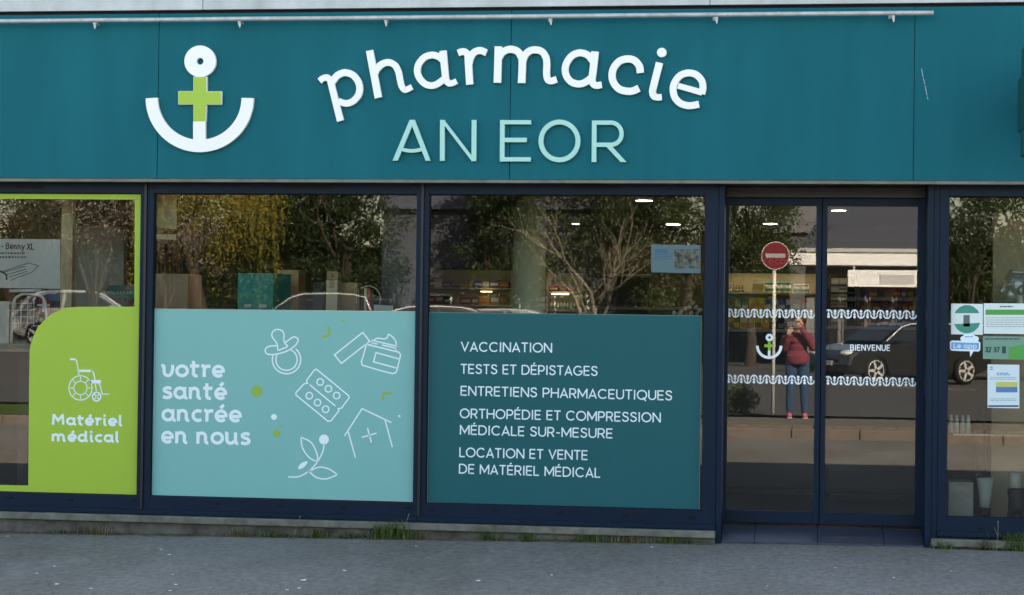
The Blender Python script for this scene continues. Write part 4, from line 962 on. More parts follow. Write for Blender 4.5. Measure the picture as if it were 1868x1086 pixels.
for i,px in enumerate((1735,1745,1756,1766)):
    q = P(px,790,.5); q.z = zl+.001
    b_ = MB().lathe([(.020,0),(.020,.09),(.009,.12),(.009,.14)],q,12).build('spray_bottle',WJ,smooth=True)
    tag(b_,ORD[i]+' white bottle from the left on the lower shelf of the right window','bottle','white bottles on the lower shelf')
mt = [ (P(1789,742,.62),.052),(P(1788,800,.62),.050),(P(1789,850,.62),.046),(P(1791,880,.62),.044)]
lg = empty('sock_mannequin',P(1792,930,.6)); tag(lg,'black mannequin leg with a pale sock in the right window','mannequin')
MB().tube([p for p,_ in mt],[r for _,r in mt],16).build('thigh',M('black_stocking',(.006,.006,.008),.45,.4),lg,smooth=True)
MB().tube([P(1797,872,.56),P(1797,890,.56),P(1797,910,.56),P(1796,926,.56)],[.066,.058,.046,.040],16).build('sock',M('pale_sock',(.42,.50,.46),.8,.2),lg,smooth=True)
MB().ball(P(1796,936,.54),(.042,.09,.03),14,8).build('foot',DARKW,lg,smooth=True)
bo = empty('orthopaedic_boot',P(1858,950,.5)); tag(bo,'black and white orthopaedic boot at the right edge of the view','boot')
MB().tube([P(1852,862,.5),P(1851,890,.5)],[.045,.05],14).build('liner',WJ,bo,smooth=True)
q = P(1856,905,.5); remesh(MB().tube([q+Vector((-.01,0,.06)),q+Vector((0,0,-.02)),q+Vector((0,0,-.12))],[.075,.07,.075],14).ball(q+Vector((-.02,-.06,-.15)),(.07,.13,.05),14,10),.010,'shell',M('boot_black',(.012,.012,.014),.5,.4),bo)
MB().ball(q+Vector((-.02,-.07,-.195)),(.08,.14,.016),14,8).build('sole',WJ,bo,smooth=True)
bigbox(1730,880,1776,945,.40,.25,M('clear_bag',(.25,.26,.25),.3,.5,bump=.8,bscale=10),'crumpled grey parcel on the floor of the right window',flap=False)
# orchid behind the third window
oc = empty('orchid',P(1258,640,.5)); tag(oc,'pale flowering orchid at the right end of the third window','plant')
MB().lathe([(.05,0),(.065,.12)],P(1258,660,.5),16).build('pot',WJ,oc,smooth=True)
for i,(px,py) in enumerate(((1230,571),(1243,568),(1250,563),(1258,560),(1263,553),(1270,561),(1277,566),(1272,572),(1262,571),(1240,574))):
    q = P(px,py,.5+random.uniform(-.04,.04)); mb = MB()
    for j in range(5):
        g = j*2*math.pi/5+i; mb.ball(q+Vector((.010*math.cos(g),-.004,.010*math.sin(g))),(.009,.004,.009),8,6)
    mb.build('flower',M('petal',(.55,.42,.40),.7,.2),oc,smooth=True)
    MB().tube([P(1256,645,.5),P((px+1256)/2+4,(py+640)/2-20,.5),q],.003,5).build('stem',M('stem_green',(.06,.10,.03),.7,.2),oc)

# ------------------------------------------------------------------ the street in front of the shop (seen mirrored in the glass)
def leafmat(name, c, tr=.35):
    m_ = bpy.data.materials.new(name); m_.use_nodes = True; t = m_.node_tree; b = t.nodes['Principled BSDF']
    b.inputs['Roughness'].default_value = .55; b.inputs['Specular IOR Level'].default_value = .3
    gi = t.nodes.new('ShaderNodeNewGeometry'); r = t.nodes.new('ShaderNodeValToRGB')
    r.color_ramp.elements[0].color = (*[x*.55 for x in c],1); r.color_ramp.elements[1].color = (*[min(1,x*1.6) for x in c],1)
    t.links.new(gi.outputs['Random Per Island'], r.inputs[0]); t.links.new(r.outputs[0], b.inputs['Base Color'])
    tl = t.nodes.new('ShaderNodeBsdfTranslucent'); mx = t.nodes.new('ShaderNodeMixShader'); mx.inputs[0].default_value = tr
    t.links.new(r.outputs[0], tl.inputs[0]); t.links.new(b.outputs[0], mx.inputs[1]); t.links.new(tl.outputs[0], mx.inputs[2])
    t.links.new(mx.outputs[0], t.nodes['Material Output'].inputs[0]); return m_
EVER = leafmat('evergreen_leaf', (.024,.042,.013)); IVY = leafmat('ivy_leaf', (.046,.068,.02)); WILL = leafmat('willow_leaf', (.24,.20,.035), .4)
BLOS = leafmat('blossom', (.22,.18,.15), .3); SPRG = leafmat('spring_leaf', (.07,.10,.03), .4)
BARK = M('bark', (.055,.045,.035), .9, .1, var=.35, vscale=14, bump=.7, bscale=30, stretch=(1,1,.25)); PBARK = M('pale_bark', (.22,.19,.145), .9, .1, var=.3, vscale=12, bump=.5, bscale=30)
rv = lambda s: Vector((random.gauss(0,s),random.gauss(0,s),random.gauss(0,s)))
def rdir():
    while True:
        v = Vector((random.uniform(-1,1),random.uniform(-1,1),random.uniform(-1,1)))
        if .05 < v.length < 1: return v.normalized()
def leafq(mb, p, s, n=None, asp=.55):
    n = n or rdir(); u = n.orthogonal().normalized(); w = n.cross(u); g = random.uniform(0,6.28)
    a = (u*math.cos(g)+w*math.sin(g))*s; b = (w*math.cos(g)-u*math.sin(g))*s*asp
    mb.add([p-a*.5, p+b*.4, p+a*.5, p-b*.4], [(0,1,2,3)])
def branches(mb, p, d, L, r, lev, tips, spread=.6, kids=3, up=.15):
    q = [p]; rs = [r]; n = 5 if lev > 1 else 4
    for i in range(n):
        d = (d+rv(.12)+Vector((0,0,up*.3))).normalized(); p = p+d*L/n; q.append(p); rs.append(r*(1-.55*(i+1)/n))
    mb.tube(q, rs, 6 if lev > 1 else 4, caps=False)
    if lev == 0: tips += q[1:]; return
    for k_ in range(kids+(1 if lev > 2 else 0)):
        i = random.randint(max(1,n-3),n); dd = (d+rdir()*spread+Vector((0,0,up))).normalized()
        branches(mb, q[i], dd, L*random.uniform(.55,.8), rs[i]*.7, lev-1, tips, spread*1.1, kids, up)
def tree(px, Y, h, rx, rz, label, leaf, n=5000, ls=.2, trunk=.22, bark=None, czf=.62, clumps=60, name='tree', group='trees across the street'):
    x = MP(px,590,Y).x; z0 = gfar(x,Y)-.02 if Y > 17 else .15
    t = empty(name, (x,-Y,z0)); tag(t, label, 'tree', group)
    tr = MB(); tips = []
    branches(tr, Vector((0,0,0)), Vector((0,0,1)), h*.42, trunk, 2, tips, .55, 3, .3)
    tr.build('trunk', bark or BARK, t, world=False, smooth=True, fix=False)
    cr = MB(); c = Vector((0,0,h*czf))
    cl = [c+Vector((v.x*rx,v.y*rx*.9,v.z*rz))*random.uniform(.35,1) for v in (rdir() for _ in range(clumps))]
    n = int(n*2.3); ls *= .62; per = n//clumps
    for q in cl:
        s = random.uniform(.22,.42)*rx
        for _ in range(per):
            v = rdir()*s*random.random()**.4; leafq(cr, q+Vector((v.x,v.y,v.z*.75)), ls*random.uniform(.6,1.3))
    cr.build('crown', leaf, t, world=False, fix=False); return t
# dark evergreens behind the car park
tree(470,44,8.5,2.6,3.9,'tall dark ivy covered tree right of the willow',IVY,7000,.24,czf=.52,clumps=80)
tree(555,45,8.8,2.4,4.0,'dark evergreen tree in the middle of the second window',EVER,7000,.24,czf=.5,clumps=80)
tree(630,43,6.6,1.7,2.7,'smaller dark evergreen beside the gap of sky',EVER,5000,.22,czf=.48)
tree(676,41,3.5,1.0,1.3,'low dark evergreen bush under the gap of sky',EVER,2500,.18,czf=.5,clumps=40)
tree(905,44,8.2,1.5,3.6,'narrow dark evergreen left of the column',EVER,5000,.22,czf=.52)
tree(1010,47,9.0,2.6,4.2,'broad evergreen behind the bare tree',IVY,7000,.24,czf=.5,clumps=80)
tree(1120,48,9.0,2.4,4.0,'dark evergreen directly behind the pale trunk',EVER,6000,.24,czf=.5,clumps=80)
tree(1235,46,9.0,2.3,4.1,'green leafy tree at the right of the third window',IVY,7000,.22,czf=.52,clumps=80)
tree(1368,47,8.6,2.0,3.6,'leafy tree above the no entry sign',IVY,6500,.20,czf=.54,clumps=80)
tree(1772,36,7.4,1.0,2.4,'thin leafy tree in the right window',EVER,2400,.14,trunk=.06,czf=.62,clumps=60)
tree(1850,54,9.0,2.6,4.2,'broad tree at the right edge of the view',IVY,6000,.24,czf=.5,clumps=80)
# willow
wx = MP(375,590,40).x; wt = empty('willow_tree',(wx,-40,gfar(wx,40)-.02)); tag(wt,'yellow green weeping willow in the second window','tree','trees across the street')
tr = MB(); tips = []; branches(tr, Vector((0,0,0)), Vector((0,0,1)), 3.2, .28, 2, tips, .6, 4, .35); tr.build('trunk',BARK,wt,world=False,smooth=True,fix=False)
cr = MB()
for i in range(520):
    g = random.uniform(0,6.28); r_ = 1.75*random.random()**.5; p = Vector((r_*math.cos(g),r_*math.sin(g),random.uniform(4.6,7.6)-r_*.5)); L_ = random.uniform(1.8,4.2)
    q = p.copy(); d = Vector((math.cos(g)*.25,math.sin(g)*.25,.2))
    for j in range(34):
        d = d*.86+Vector((0,0,-.04))+rv(.012); q = q+d*(L_/34/.28)*.9
        if q.z < .5: break
        leafq(cr, q+rv(.025), .12, Vector((random.gauss(0,1),random.gauss(0,1),random.gauss(0,.25))).normalized(), asp=.3)
cr.build('crown',WILL,wt,world=False,fix=False)
# bare trees near the road
def bare(px, Y, h, lean, label, seed, lev=4, leafy=0, leaf=None, trunk=.085, bark=None, spread=.62):
    random.seed(seed); x = MP(px,590,Y).x; z0 = (gfar(x,Y) if Y > 17 else .15)-.03
    t = empty('bare_tree',(x,-Y,z0)); tag(t,label,'tree','trees across the street')
    tr = MB(); tips = []; branches(tr,Vector((0,0,0)),Vector((lean,0,1)).normalized(),h*.38,trunk,lev,tips,spread,3,.18)
    tr.build('trunk',bark or PBARK,t,world=False,smooth=True,fix=False)
    if leafy:
        cr = MB()
        for q in tips:
            for _ in range(leafy): leafq(cr,q+rv(.08),random.uniform(.05,.10))
        cr.build('crown',leaf,t,world=False,fix=False)
bare(1124,25,5.6,-.12,'bare young tree with a pale sunlit trunk in the third window',11)
bare(180,29,6.5,.1,'blossoming bare tree behind the left window',5,4,3,BLOS,.10,BARK)
bare(20,33,6.8,-.1,'budding brown tree at the far left',8,4,3,SPRG,.11,BARK)
bare(296,38,4.6,.05,'small blossoming tree left of the willow',21,4,3,BLOS,.07,BARK)
random.seed(3)
tree(90,46,9,3.4,4.2,'dark olive tree behind the left window',leafmat('olive_leaf',(.06,.052,.022)),11000,.22,czf=.5,clumps=80)
tree(250,47,9,2.6,4.2,'brownish budding tree left of the willow',leafmat('bud_leaf',(.08,.064,.03)),9000,.2,trunk=.10,czf=.5,clumps=80)
# tall leafy screen at the far side of the car park
tx0, tx1 = MP(-260,600,53).x, MP(1440,600,53).x
th = empty('tall_hedge',((tx0+tx1)/2,-53,.3)); tag(th,'long tall dark evergreen screen behind the trees','hedge')
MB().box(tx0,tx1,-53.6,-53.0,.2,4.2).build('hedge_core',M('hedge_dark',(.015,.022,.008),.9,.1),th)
mb = MB()
for _ in range(46000):
    x = random.uniform(tx0,tx1); hh = 4.7+.7*math.sin(x*.9)+.4*math.sin(x*2.3+1)
    leafq(mb,Vector((x,random.uniform(-53.4,-52.4),.3+hh*random.random()**.7)),.17)
mb.build('hedge_leaves',EVER,th,fix=False)
rx0, rx1 = MP(1716,600,57).x, MP(2150,600,57).x
th = empty('tall_hedge',((rx0+rx1)/2,-57,.3)); tag(th,'tall dark evergreen screen at the far right','hedge')
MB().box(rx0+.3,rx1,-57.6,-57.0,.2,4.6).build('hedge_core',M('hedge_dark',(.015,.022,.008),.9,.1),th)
mb = MB()
for _ in range(14000):
    x = random.uniform(rx0,rx1); hh = 5.2+.7*math.sin(x*1.3)+.4*math.sin(x*2.9+1)
    leafq(mb,Vector((x,random.uniform(-57.2,-56.3),.3+hh*random.random()**.7)),.17)
mb.build('hedge_leaves',IVY,th,fix=False)
# hedge and low red wall
hx0, hx1 = MP(1300,600,57).x, MP(1560,600,57).x
hg = empty('hedge',((hx0+hx1)/2,-57,.3)); tag(hg,'long clipped dark hedge beyond the car park','hedge')
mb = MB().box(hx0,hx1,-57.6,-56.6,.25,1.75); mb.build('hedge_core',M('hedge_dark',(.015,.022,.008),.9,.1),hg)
mb = MB()
for _ in range(5000):
    leafq(mb,Vector((random.uniform(hx0,hx1),random.uniform(-57.7,-56.4),random.uniform(.3,1.95))),.15)
mb.build('hedge_leaves',EVER,hg,fix=False)
lw = MB().box(hx0-9,hx1,-55.2,-55.0,.25,.58).build('low_wall',M('red_brick',(.20,.075,.05),.9,.1,var=.3,vscale=8)); tag(lw,'low red brick wall in front of the hedge','wall')

# ------------------------------------------------------------------ houses across the street
SLATE = M('slate', (.062,.068,.085), .65, .3, var=.12, vscale=3)
WHITEP = M('white_wall', (.82,.82,.82), .8, .2, var=.04); DGL = M('dark_window', (.02,.022,.025), .08, .5)
Yh = 47
xl = MP(697,590,Yh).x; hz0 = gfar(xl,Yh)-.05
sh_ = empty('slate_house',(xl+4,-Yh-4,hz0)); tag(sh_,'grey slate clad house beyond the trees','house')
MB().box(xl,xl+7.5,-Yh-8,-Yh,hz0,5.2).build('wall',SLATE,sh_)
MB().add([(xl-.2,-Yh+.25,5.201),(xl+7.7,-Yh+.25,5.201),(xl+7.7,-Yh-8.2,5.201),(xl-.2,-Yh-8.2,5.201),(xl-.2,-Yh-4,8.6),(xl+7.7,-Yh-4,8.6)],[(0,1,5,4),(2,3,4,5),(0,4,3),(1,2,5),(0,3,2,1)]).build('roof',SLATE,sh_)
for i in range(3):
    w_ = part_empty('window',sh_); x = xl+1.2+i*2.2
    MB().box(x-.06,x+1.06,-Yh+.002,-Yh+.05,1.2,2.5).build('frame',WHITEP,w_); MB().box(x,x+1,-Yh+.051,-Yh+.06,1.26,2.44).build('pane',DGL,w_)
Yw = 50
def wp_(px,py): p = MP(px,py,Yw); return p.x,p.z
wb = empty('white_shop_building',(wp_(1600,600)[0],-Yw-5,.3)); tag(wb,'low white building with slate roof and long white canopy','building')
ax, bx = wp_(1437,600)[0], wp_(1716,600)[0]
zb0, zb1 = wp_(1550,486)[1], wp_(1550,456)[1]
MB().box(ax,bx,-Yw,-Yw+1.4,zb0,zb1).build('canopy',WHITEP,wb,bevel=.03)
MB().box(ax-.1,ax+4.2,-Yw+1.402,-Yw+1.46,zb1-.10,zb1+.02).build('gutter',M('gutter_grey',(.45,.45,.44),.5,.3),wb)
MB().box(ax+.6,bx,-Yw-9,-Yw-.001,.2,zb0-.001).build('wall',M('shop_wall_grey',(.20,.20,.20),.8,.2),wb)
MB().box(ax+.6,bx,-Yw-9,-Yw-.05,zb0+.001,zb1-.1).build('upper_wall',WHITEP,wb)
zr = zb1+2.6
MB().add([(ax+.2,-Yw-.3,zb1-.099),(bx,-Yw-.3,zb1-.099),(bx,-Yw-9.3,zb1-.099),(ax+.2,-Yw-9.3,zb1-.099),(ax+1.9,-Yw-4.6,zr),(bx-.3,-Yw-4.6,zr)],[(0,1,5,4),(1,2,5),(2,3,4,5),(3,0,4),(0,3,2,1)]).build('roof',SLATE,wb)
x0_,z0_ = wp_(1545,524); x1_,z1_ = wp_(1700,495)
MB().box(x0_,bx-.1,-Yw+1.36,-Yw+1.43,z0_,z1_).build('shop_sign',WHITEP,wb,bevel=.01)
MB().box(x0_+1.0,x0_+2.1,-Yw+1.431,-Yw+1.44,z0_+.10,z1_-.14).build('sign_panel',M('sign_panel_grey',(.50,.50,.50),.6,.3),wb)
for x in (x0_+.2,bx-.4): MB().box(x-.03,x+.03,-Yw+1.37,-Yw+1.41,z1_+.001,zb0-.001).build('hanger',M('gutter_grey',(0,0,0)),wb)
for i in range(5):
    x = ax+.9+i*.86; w_ = part_empty('shop_window',wb)
    MB().box(x,x+.78,-Yw+.002,-Yw+.06,.5,zb0-.6).build('frame',M('frame_grey',(.12,.12,.12),.5,.3),w_); MB().box(x+.06,x+.72,-Yw+.061,-Yw+.07,.6,zb0-.7).build('pane',DGL,w_)
MB().box(wp_(1655,400)[0],wp_(1690,400)[0],-Yw-4.4,-Yw-3.6,zb1+1.2,zr+.9).build('chimney',M('chimney_brick',(.25,.12,.07),.9,.1,var=.2),wb)
gb = empty('gabled_house',(wp_(1480,500)[0],-66,.3)); tag(gb,'pale gabled house with grey roof behind the white building','house')
xg = MP(1478,590,66).x; MB().box(xg-3,xg+3,-74,-66,.2,5.4).build('wall',M('grey_house_wall',(.10,.10,.10),.8,.2),gb)
MB().add([(xg-3.3,-65.8,5.401),(xg+3.3,-65.8,5.401),(xg+3.3,-74.2,5.401),(xg-3.3,-74.2,5.401),(xg,-65.8,8.0),(xg,-74.2,8.0)],[(0,4,5,3),(1,2,5,4),(0,1,4),(2,3,5),(0,3,2,1)]).build('roof',M('grey_roof',(.16,.16,.17),.7,.2,var=.1),gb)

# ------------------------------------------------------------------ cars
TYRE = M('tyre', (.012,.012,.012), .8, .2); RIM = M('alloy', (.5,.5,.5), .4, .5, metal=.2); CHROME = M('chrome', (.7,.7,.7), .12, .5, metal=1)
HLAMP = M('headlight_lens', (.65,.66,.66), .08, .6, coat=.5); CARGL = M('car_glass', (.015,.018,.02), .04, .6); BLKP = M('black_trim', (.012,.012,.013), .5, .3)
TRIMC = M('bright_trim',(.62,.63,.64),.3,.5,metal=.2)
def car(loc, rz, paint, label, zs=1.0):
    c = empty('parked_car', loc, rz); tag(c, label, 'car', 'cars parked across the street')
    prof = [(-2.12,.42),(-2.16,.62),(-2.12,.84),(-1.9,.98),(-1.0,1.02),(.75,1.0),(1.35,.93),(1.9,.80),(2.10,.66),(2.14,.45),(2.05,.28),(1.72,.24)]
    def wheel_cut(x): return [(x+.37*math.cos(rad(g)),.33+.37*math.sin(rad(g))) for g in range(0,181,20)]
    prof += wheel_cut(1.34)+[(.9,.20),(-.9,.20)]+wheel_cut(-1.32)+[(-1.72,.26)]
    prof = [(x,z*zs if z > .8 else z) for x,z in prof]
    mb = MB(); n = len(prof)
    W0 = .88
    def ring(y,ins): return [(x*(1-.03*ins),y,z-(.05*ins if z > .6 else 0)) for x,z in prof]
    rows = [ring(-W0+.0,1),ring(-W0+.05,0),ring(W0-.05,0),ring(W0,1)]
    vs = [p for r_ in rows for p in r_]; fs = [tuple(range(n)),tuple(range(4*n-1,3*n-1,-1))]
    for k_ in range(3): fs += [(k_*n+i,k_*n+(i+1)%n,(k_+1)*n+(i+1)%n,(k_+1)*n+i) for i in range(n)]
    mb.add(vs,fs); mb.build('body', paint, c, world=False, bevel=.02)
    def cab(pts, wb_, wt_, zb_, zt_):
        return [(x,(wb_+(wt_-wb_)*(z-zb_)/(zt_-zb_))*s,z) for s in (-1,1) for x,z in pts]
    zb_,zt_ = .97*zs,1.50*zs
    pts = [(-1.95,zb_),(-1.72,zt_-.18),(-1.4,zt_-.04),(-.6,zt_),(.1,zt_-.03),(.35,zt_-.10),(1.10,zb_)]
    n = len(pts); MB().add(cab(pts,.80,.58,zb_,zt_),[tuple(range(n)),tuple(range(2*n-1,n-1,-1))]+[(i,(i+1)%n,n+(i+1)%n,n+i) for i in range(n)]).build('cabin', paint, c, world=False, bevel=.04)
    for s in (-1,1):
        for quad in (((-1.55,zb_+.06),(-1.42,zt_-.16),(-.72,zt_-.08),(-.72,zb_+.06)),((-.64,zb_+.06),(-.64,zt_-.08),(.05,zt_-.09),(.22,zt_-.14),(.82,zb_+.06))):
            w = lambda z: (.80+(.58-.80)*(z-zb_)/(zt_-zb_))
            MB().add([(x,s*(w(z)+.004),z) for x,z in quad]+[(x,s*(w(z)+.010),z) for x,z in quad],[tuple(range(len(quad))),tuple(range(2*len(quad)-1,len(quad)-1,-1))]+[(i,(i+1)%len(quad),len(quad)+(i+1)%len(quad),len(quad)+i) for i in range(len(quad))]).build('side_window',CARGL,c,world=False)
        MB().tube([(x,s*(.80+(.58-.80)*(z-zb_)/(zt_-zb_)+.012),z) for x,z in ((-1.75,zb_+.12),(-1.55,zt_-.13),(-1.2,zt_-.06),(-.6,zt_-.04),(.1,zt_-.06),(.4,zt_-.14),(.95,zb_+.06))],.020,6).build('window_trim',TRIMC,c,world=False,smooth=True)
        MB().ball((.72,s*.93,zb_+.08),(.09,.08,.07),12,8).build('mirror',paint,c,world=False,smooth=True)
        MB().ball((1.92,s*.60,.72),(.20,.24,.095),14,10).build('headlight',HLAMP,c,world=False,smooth=True)
        MB().ball((-2.08,s*.62,.86),(.08,.20,.10),12,8).build('tail_light',M('tail_red',(.3,.01,.01),.15,.5),c,world=False,smooth=True)
        for wx in (1.34,-1.32):
            w = MB(); w.lathe([(.22,-.10),(.31,-.10),(.33,-.06),(.33,.06),(.31,.10),(.22,.10)],(wx,s*.80,.33),24,'Y'); wo = w.build('wheel',TYRE,c,world=False,smooth=True)
            for k_ in range(5):
                g = 2*math.pi*k_/5; sp = MB(); sp.hexa(*[[(wx+rr*math.cos(g)+ww*math.sin(g)*sg,s*(.80+yy),.33+rr*math.sin(g)-ww*math.cos(g)*sg) for rr,ww,sg in ((.04,.035,1),(.23,.028,1),(.23,.028,-1),(.04,.035,-1))] for yy in (.1005,.118)]); sp.build('spoke',RIM,wo,world=False)
            rr_ = MB(); rr_.tube([(wx+.225*math.cos(rad(g)),s*.903,.33+.235*math.sin(rad(g))) for g in range(0,361,15)],.014,6); rr_.build('rim',RIM,wo,world=False,smooth=True)
    MB().add([(.40,-.56,zt_-.10),(.40,.56,zt_-.10),(1.06,.72,zb_+.05),(1.06,-.72,zb_+.05),(.42,-.56,zt_-.088),(.42,.56,zt_-.088),(1.09,.72,zb_+.062),(1.09,-.72,zb_+.062)],[(0,1,2,3),(4,5,6,7),(0,1,5,4),(1,2,6,5),(2,3,7,6),(3,0,4,7)]).build('windscreen',CARGL,c,world=False)
    MB().box(2.06,2.13,-.5,.5,.40,.60).build('grille',BLKP,c,world=False,bevel=.01)
    MB().box(2.131,2.15,-.26,.26,.44,.55).build('number_plate',M('plate_white',(.6,.6,.6),.5,.3),c,world=False)
    return c
BLK = M('black_car_paint',(.008,.008,.009),.2,.5,coat=1); GRY = M('grey_car_paint',(.05,.052,.055),.25,.5,coat=1); SLV = M('silver_car_paint',(.30,.31,.32),.3,.5,metal=.3,coat=1)
def at_car(px,Y): x = MP(px,590,Y).x; return (x,-Y,gfar(x,Y))
car(at_car(1640,33),math.pi-.62,BLK,'black car with bright headlights facing the shop behind the door reflection')
car(at_car(575,34),math.pi+.12,BLK,'black car parked behind the teal display box reflection',1.12)
car(at_car(755,33),math.pi-.1,GRY,'dark grey car reflected between the second and third windows',1.0)
car(at_car(880,36),math.pi,SLV,'silver car reflected low in the third window',.98)
car(at_car(180,34),.05,SLV,'silver car reflected low in the left window',1.0)
car(at_car(1810,38),math.pi,GRY,'grey car behind the black car at the right',1.15)

# ------------------------------------------------------------------ no entry sign
sx = MP(1411,590,17.6); sp = empty('no_entry_sign',(sx.x,-17.6,.18)); tag(sp,'round red no entry sign on a tall pale pole','road sign')
scz = MP(1413,464.5,17.6).z
MB().tube([(sx.x,-17.6,.15),(sx.x,-17.6,scz+.1)],.030,12).build('pole',M('sign_pole',(.55,.55,.53),.5,.4),sp,smooth=True)
def dsk(r,y0,y1,mat,nm): MB().lathe([(r,y0),(r,y1)],(sx.x+.015,-17.56,scz),36,'Y').build(nm,mat,sp)
dsk(.238,0,.012,M('sign_rim',(.45,.45,.44),.5,.4),'rim'); dsk(.222,.0125,.015,M('sign_red',(.17,.010,.020),.45,.4),'face')
MB().box(sx.x+.015-.165,sx.x+.015+.165,-17.5445,-17.542,scz-.035,scz+.035).build('white_bar',M('sign_white',(.34,.34,.36),.5,.3),sp)
# shrub by the sign
shx = MP(1350,590,17.3).x; sb = empty('shrub',(shx,-17.3,.17)); tag(sb,'low leafy shrub on the verge left of the sign pole','shrub')
mb = MB()
for _ in range(1400):
    v = rdir()*random.random()**.4; leafq(mb,Vector((v.x*.34,v.y*.3,.26+v.z*.26)),.06)
mb.build('leaves',SPRG,sb,world=False,fix=False)
mb = MB(); 
for i in range(6): mb.tube([(0,0,0),(.2*math.cos(i),.2*math.sin(i),.35)],.008,5)
mb.build('stems',BARK,sb,world=False)

# ------------------------------------------------------------------ the photographer, mirrored in the door
fy = -15.80; gz = .195
pn = empty('person',(.09,fy,gz)); tag(pn,'person in burgundy sweater, blue jeans and pink trainers holding up a phone','person')
V = lambda x,y,z: Vector((.09+x,fy+y,gz+z))
def body(inf, parts):
    m_ = MB()
    if 'torso' in parts:
        m_.ball(V(0,0,1.00),(.165+inf,.115+inf,.14),18,10); m_.ball(V(0,.005,1.14),(.140+inf,.105+inf,.14),18,10); m_.ball(V(0,.0,1.27),(.160+inf,.110+inf,.12),18,10)
        m_.tube([V(-.15,-.01,1.335),V(.15,-.01,1.335)],[.060+inf,.060+inf],12); m_.ball(V(-.05,.07,1.24),(.075+inf,.06+inf,.065),12,8); m_.ball(V(.06,.07,1.24),(.075+inf,.06+inf,.065),12,8)
    if 'arms' in parts:
        m_.tube([V(.165,-.01,1.335),V(.225,.05,1.21),V(.235,.10,1.13)],[.056+inf,.050+inf,.044+inf],12); m_.ball(V(.235,.10,1.13),.046+inf,12,8)
        m_.tube([V(.235,.10,1.13),V(.14,.20,1.30),V(.045,.25,1.455)],[.045+inf,.038+inf,.029+inf],12)
        m_.tube([V(-.165,-.01,1.335),V(-.215,.06,1.20),V(-.20,.12,1.12)],[.056+inf,.050+inf,.044+inf],12); m_.ball(V(-.20,.12,1.12),.046+inf,12,8)
        m_.tube([V(-.20,.12,1.12),V(-.16,.21,1.24),V(-.13,.255,1.345)],[.045+inf,.038+inf,.029+inf],12)
    if 'legs' in parts:
        for s in (-1,1):
            m_.tube([V(s*.085,0,.96),V(s*.098,.01,.74),V(s*.105,.015,.50),V(s*.112,-.01,.32),V(s*.118,-.015,.09)],[.098+inf,.084+inf,.060+inf,.057+inf,.040+inf],14)
        m_.ball(V(0,-.01,.93),(.165+inf,.12+inf,.12),18,10)
    return m_
SKIN = M('skin',(.52,.30,.21),.55,.35)
bm_ = body(0,('torso','arms','legs'))
bm_.tube([V(0,-.005,1.34),V(0,.01,1.44)],[.056,.050],14)                       # neck
bm_.ball(V(0,.035,1.515),(.073,.090,.103),20,14); bm_.ball(V(0,.065,1.465),(.052,.058,.05),16,10)
bm_.tube([V(0,.122,1.535),V(0,.142,1.502),V(0,.122,1.493)],[.008,.014,.010],8); bm_.ball(V(0,.118,1.468),(.022,.012,.007),10,6); bm_.ball(V(0,.120,1.456),(.020,.012,.007),10,6)
for s in (-1,1): bm_.ball(V(s*.075,.02,1.51),(.012,.02,.028),10,8); bm_.ball(V(s*.03,.118,1.53),(.016,.010,.010),10,6)
def hand(c, side):
    bm_.ball(c,(.040,.020,.046),14,10)
    for i,(dx,L_) in enumerate(((-.027,.055),(-.009,.066),(.009,.062),(.026,.048))):
        b0 = c+Vector((dx,.005,.032)); bm_.tube([b0,b0+Vector((-side*.012,.022,.022)),b0+Vector((-side*.034,.030,.012+L_*.2))],[.0095,.009,.007],8)
    b0 = c+Vector((side*.034,.004,-.010)); bm_.tube([b0,b0+Vector((side*.012,.020,.016)),b0+Vector((-side*.006,.032,.034))],[.012,.010,.008],8)
hand(V(.015,.245,1.50),1); hand(V(-.125,.265,1.385),-1)
remesh(bm_,.0075,'body',SKIN,pn,2)
SWT = M('burgundy_knit',(.19,.042,.06),.9,.15,var=.12,vscale=30,bump=.5,bscale=120)
sw = body(.016,('torso','arms'))
sw.tube([V(0,0,1.36),V(0,.005,1.395)],[.075,.068],16); sw.lathe([(.165,.86),(.185,.90),(.19,1.0)],V(0,0,0),20)
for nm in ('sweater',): remesh(sw,.011,nm,SWT,pn,2)
JEAN = M('blue_denim',(.032,.07,.145),.85,.15,var=.35,vscale=9,bump=.3,bscale=90)
remesh(body(.012,('legs',)),.011,'jeans',JEAN,pn,2)
PINK = M('pink_trainer',(.55,.12,.17),.7,.2,var=.1)
for s in (-1,1):
    q = V(s*.12,.03,.045); remesh(MB().ball(q,(.047,.125,.05),16,10).ball(q+Vector((0,-.06,.03)),(.042,.06,.055),14,8),.008,'shoe',PINK,pn,1)
    MB().ball(q+Vector((0,0,-.034)),(.051,.132,.014),16,8).build('sole',M('white_sole',(.6,.6,.6),.7,.2),pn,smooth=True)
HAIR = M('brown_hair',(.06,.032,.018),.5,.4,var=.4,vscale=40,stretch=(1,1,.1))
hr = MB().ball(V(0,.005,1.555),(.085,.092,.085),18,12).ball(V(0,-.045,1.49),(.078,.065,.11),16,10).ball(V(0,-.06,1.40),(.065,.045,.09),14,8)
remesh(hr,.008,'hair',HAIR,pn,2)
ph = MB().obox((.0,-15.528,1.700),.075,.009,.15,0,0,rad(78)); tag(ph.build('phone',M('phone_grey',(.10,.11,.13),.25,.5),bevel=.003),'grey phone held up in front of the face','phone')
bk_ = MB().obox((-.035,-15.530,1.585),.11,.012,.06,0,.1,-.45); o_ = bk_.build('phone_case',M('mint_case',(.28,.42,.42),.5,.3),bevel=.003); tag(o_,'pale mint phone case held below the phone','phone case')

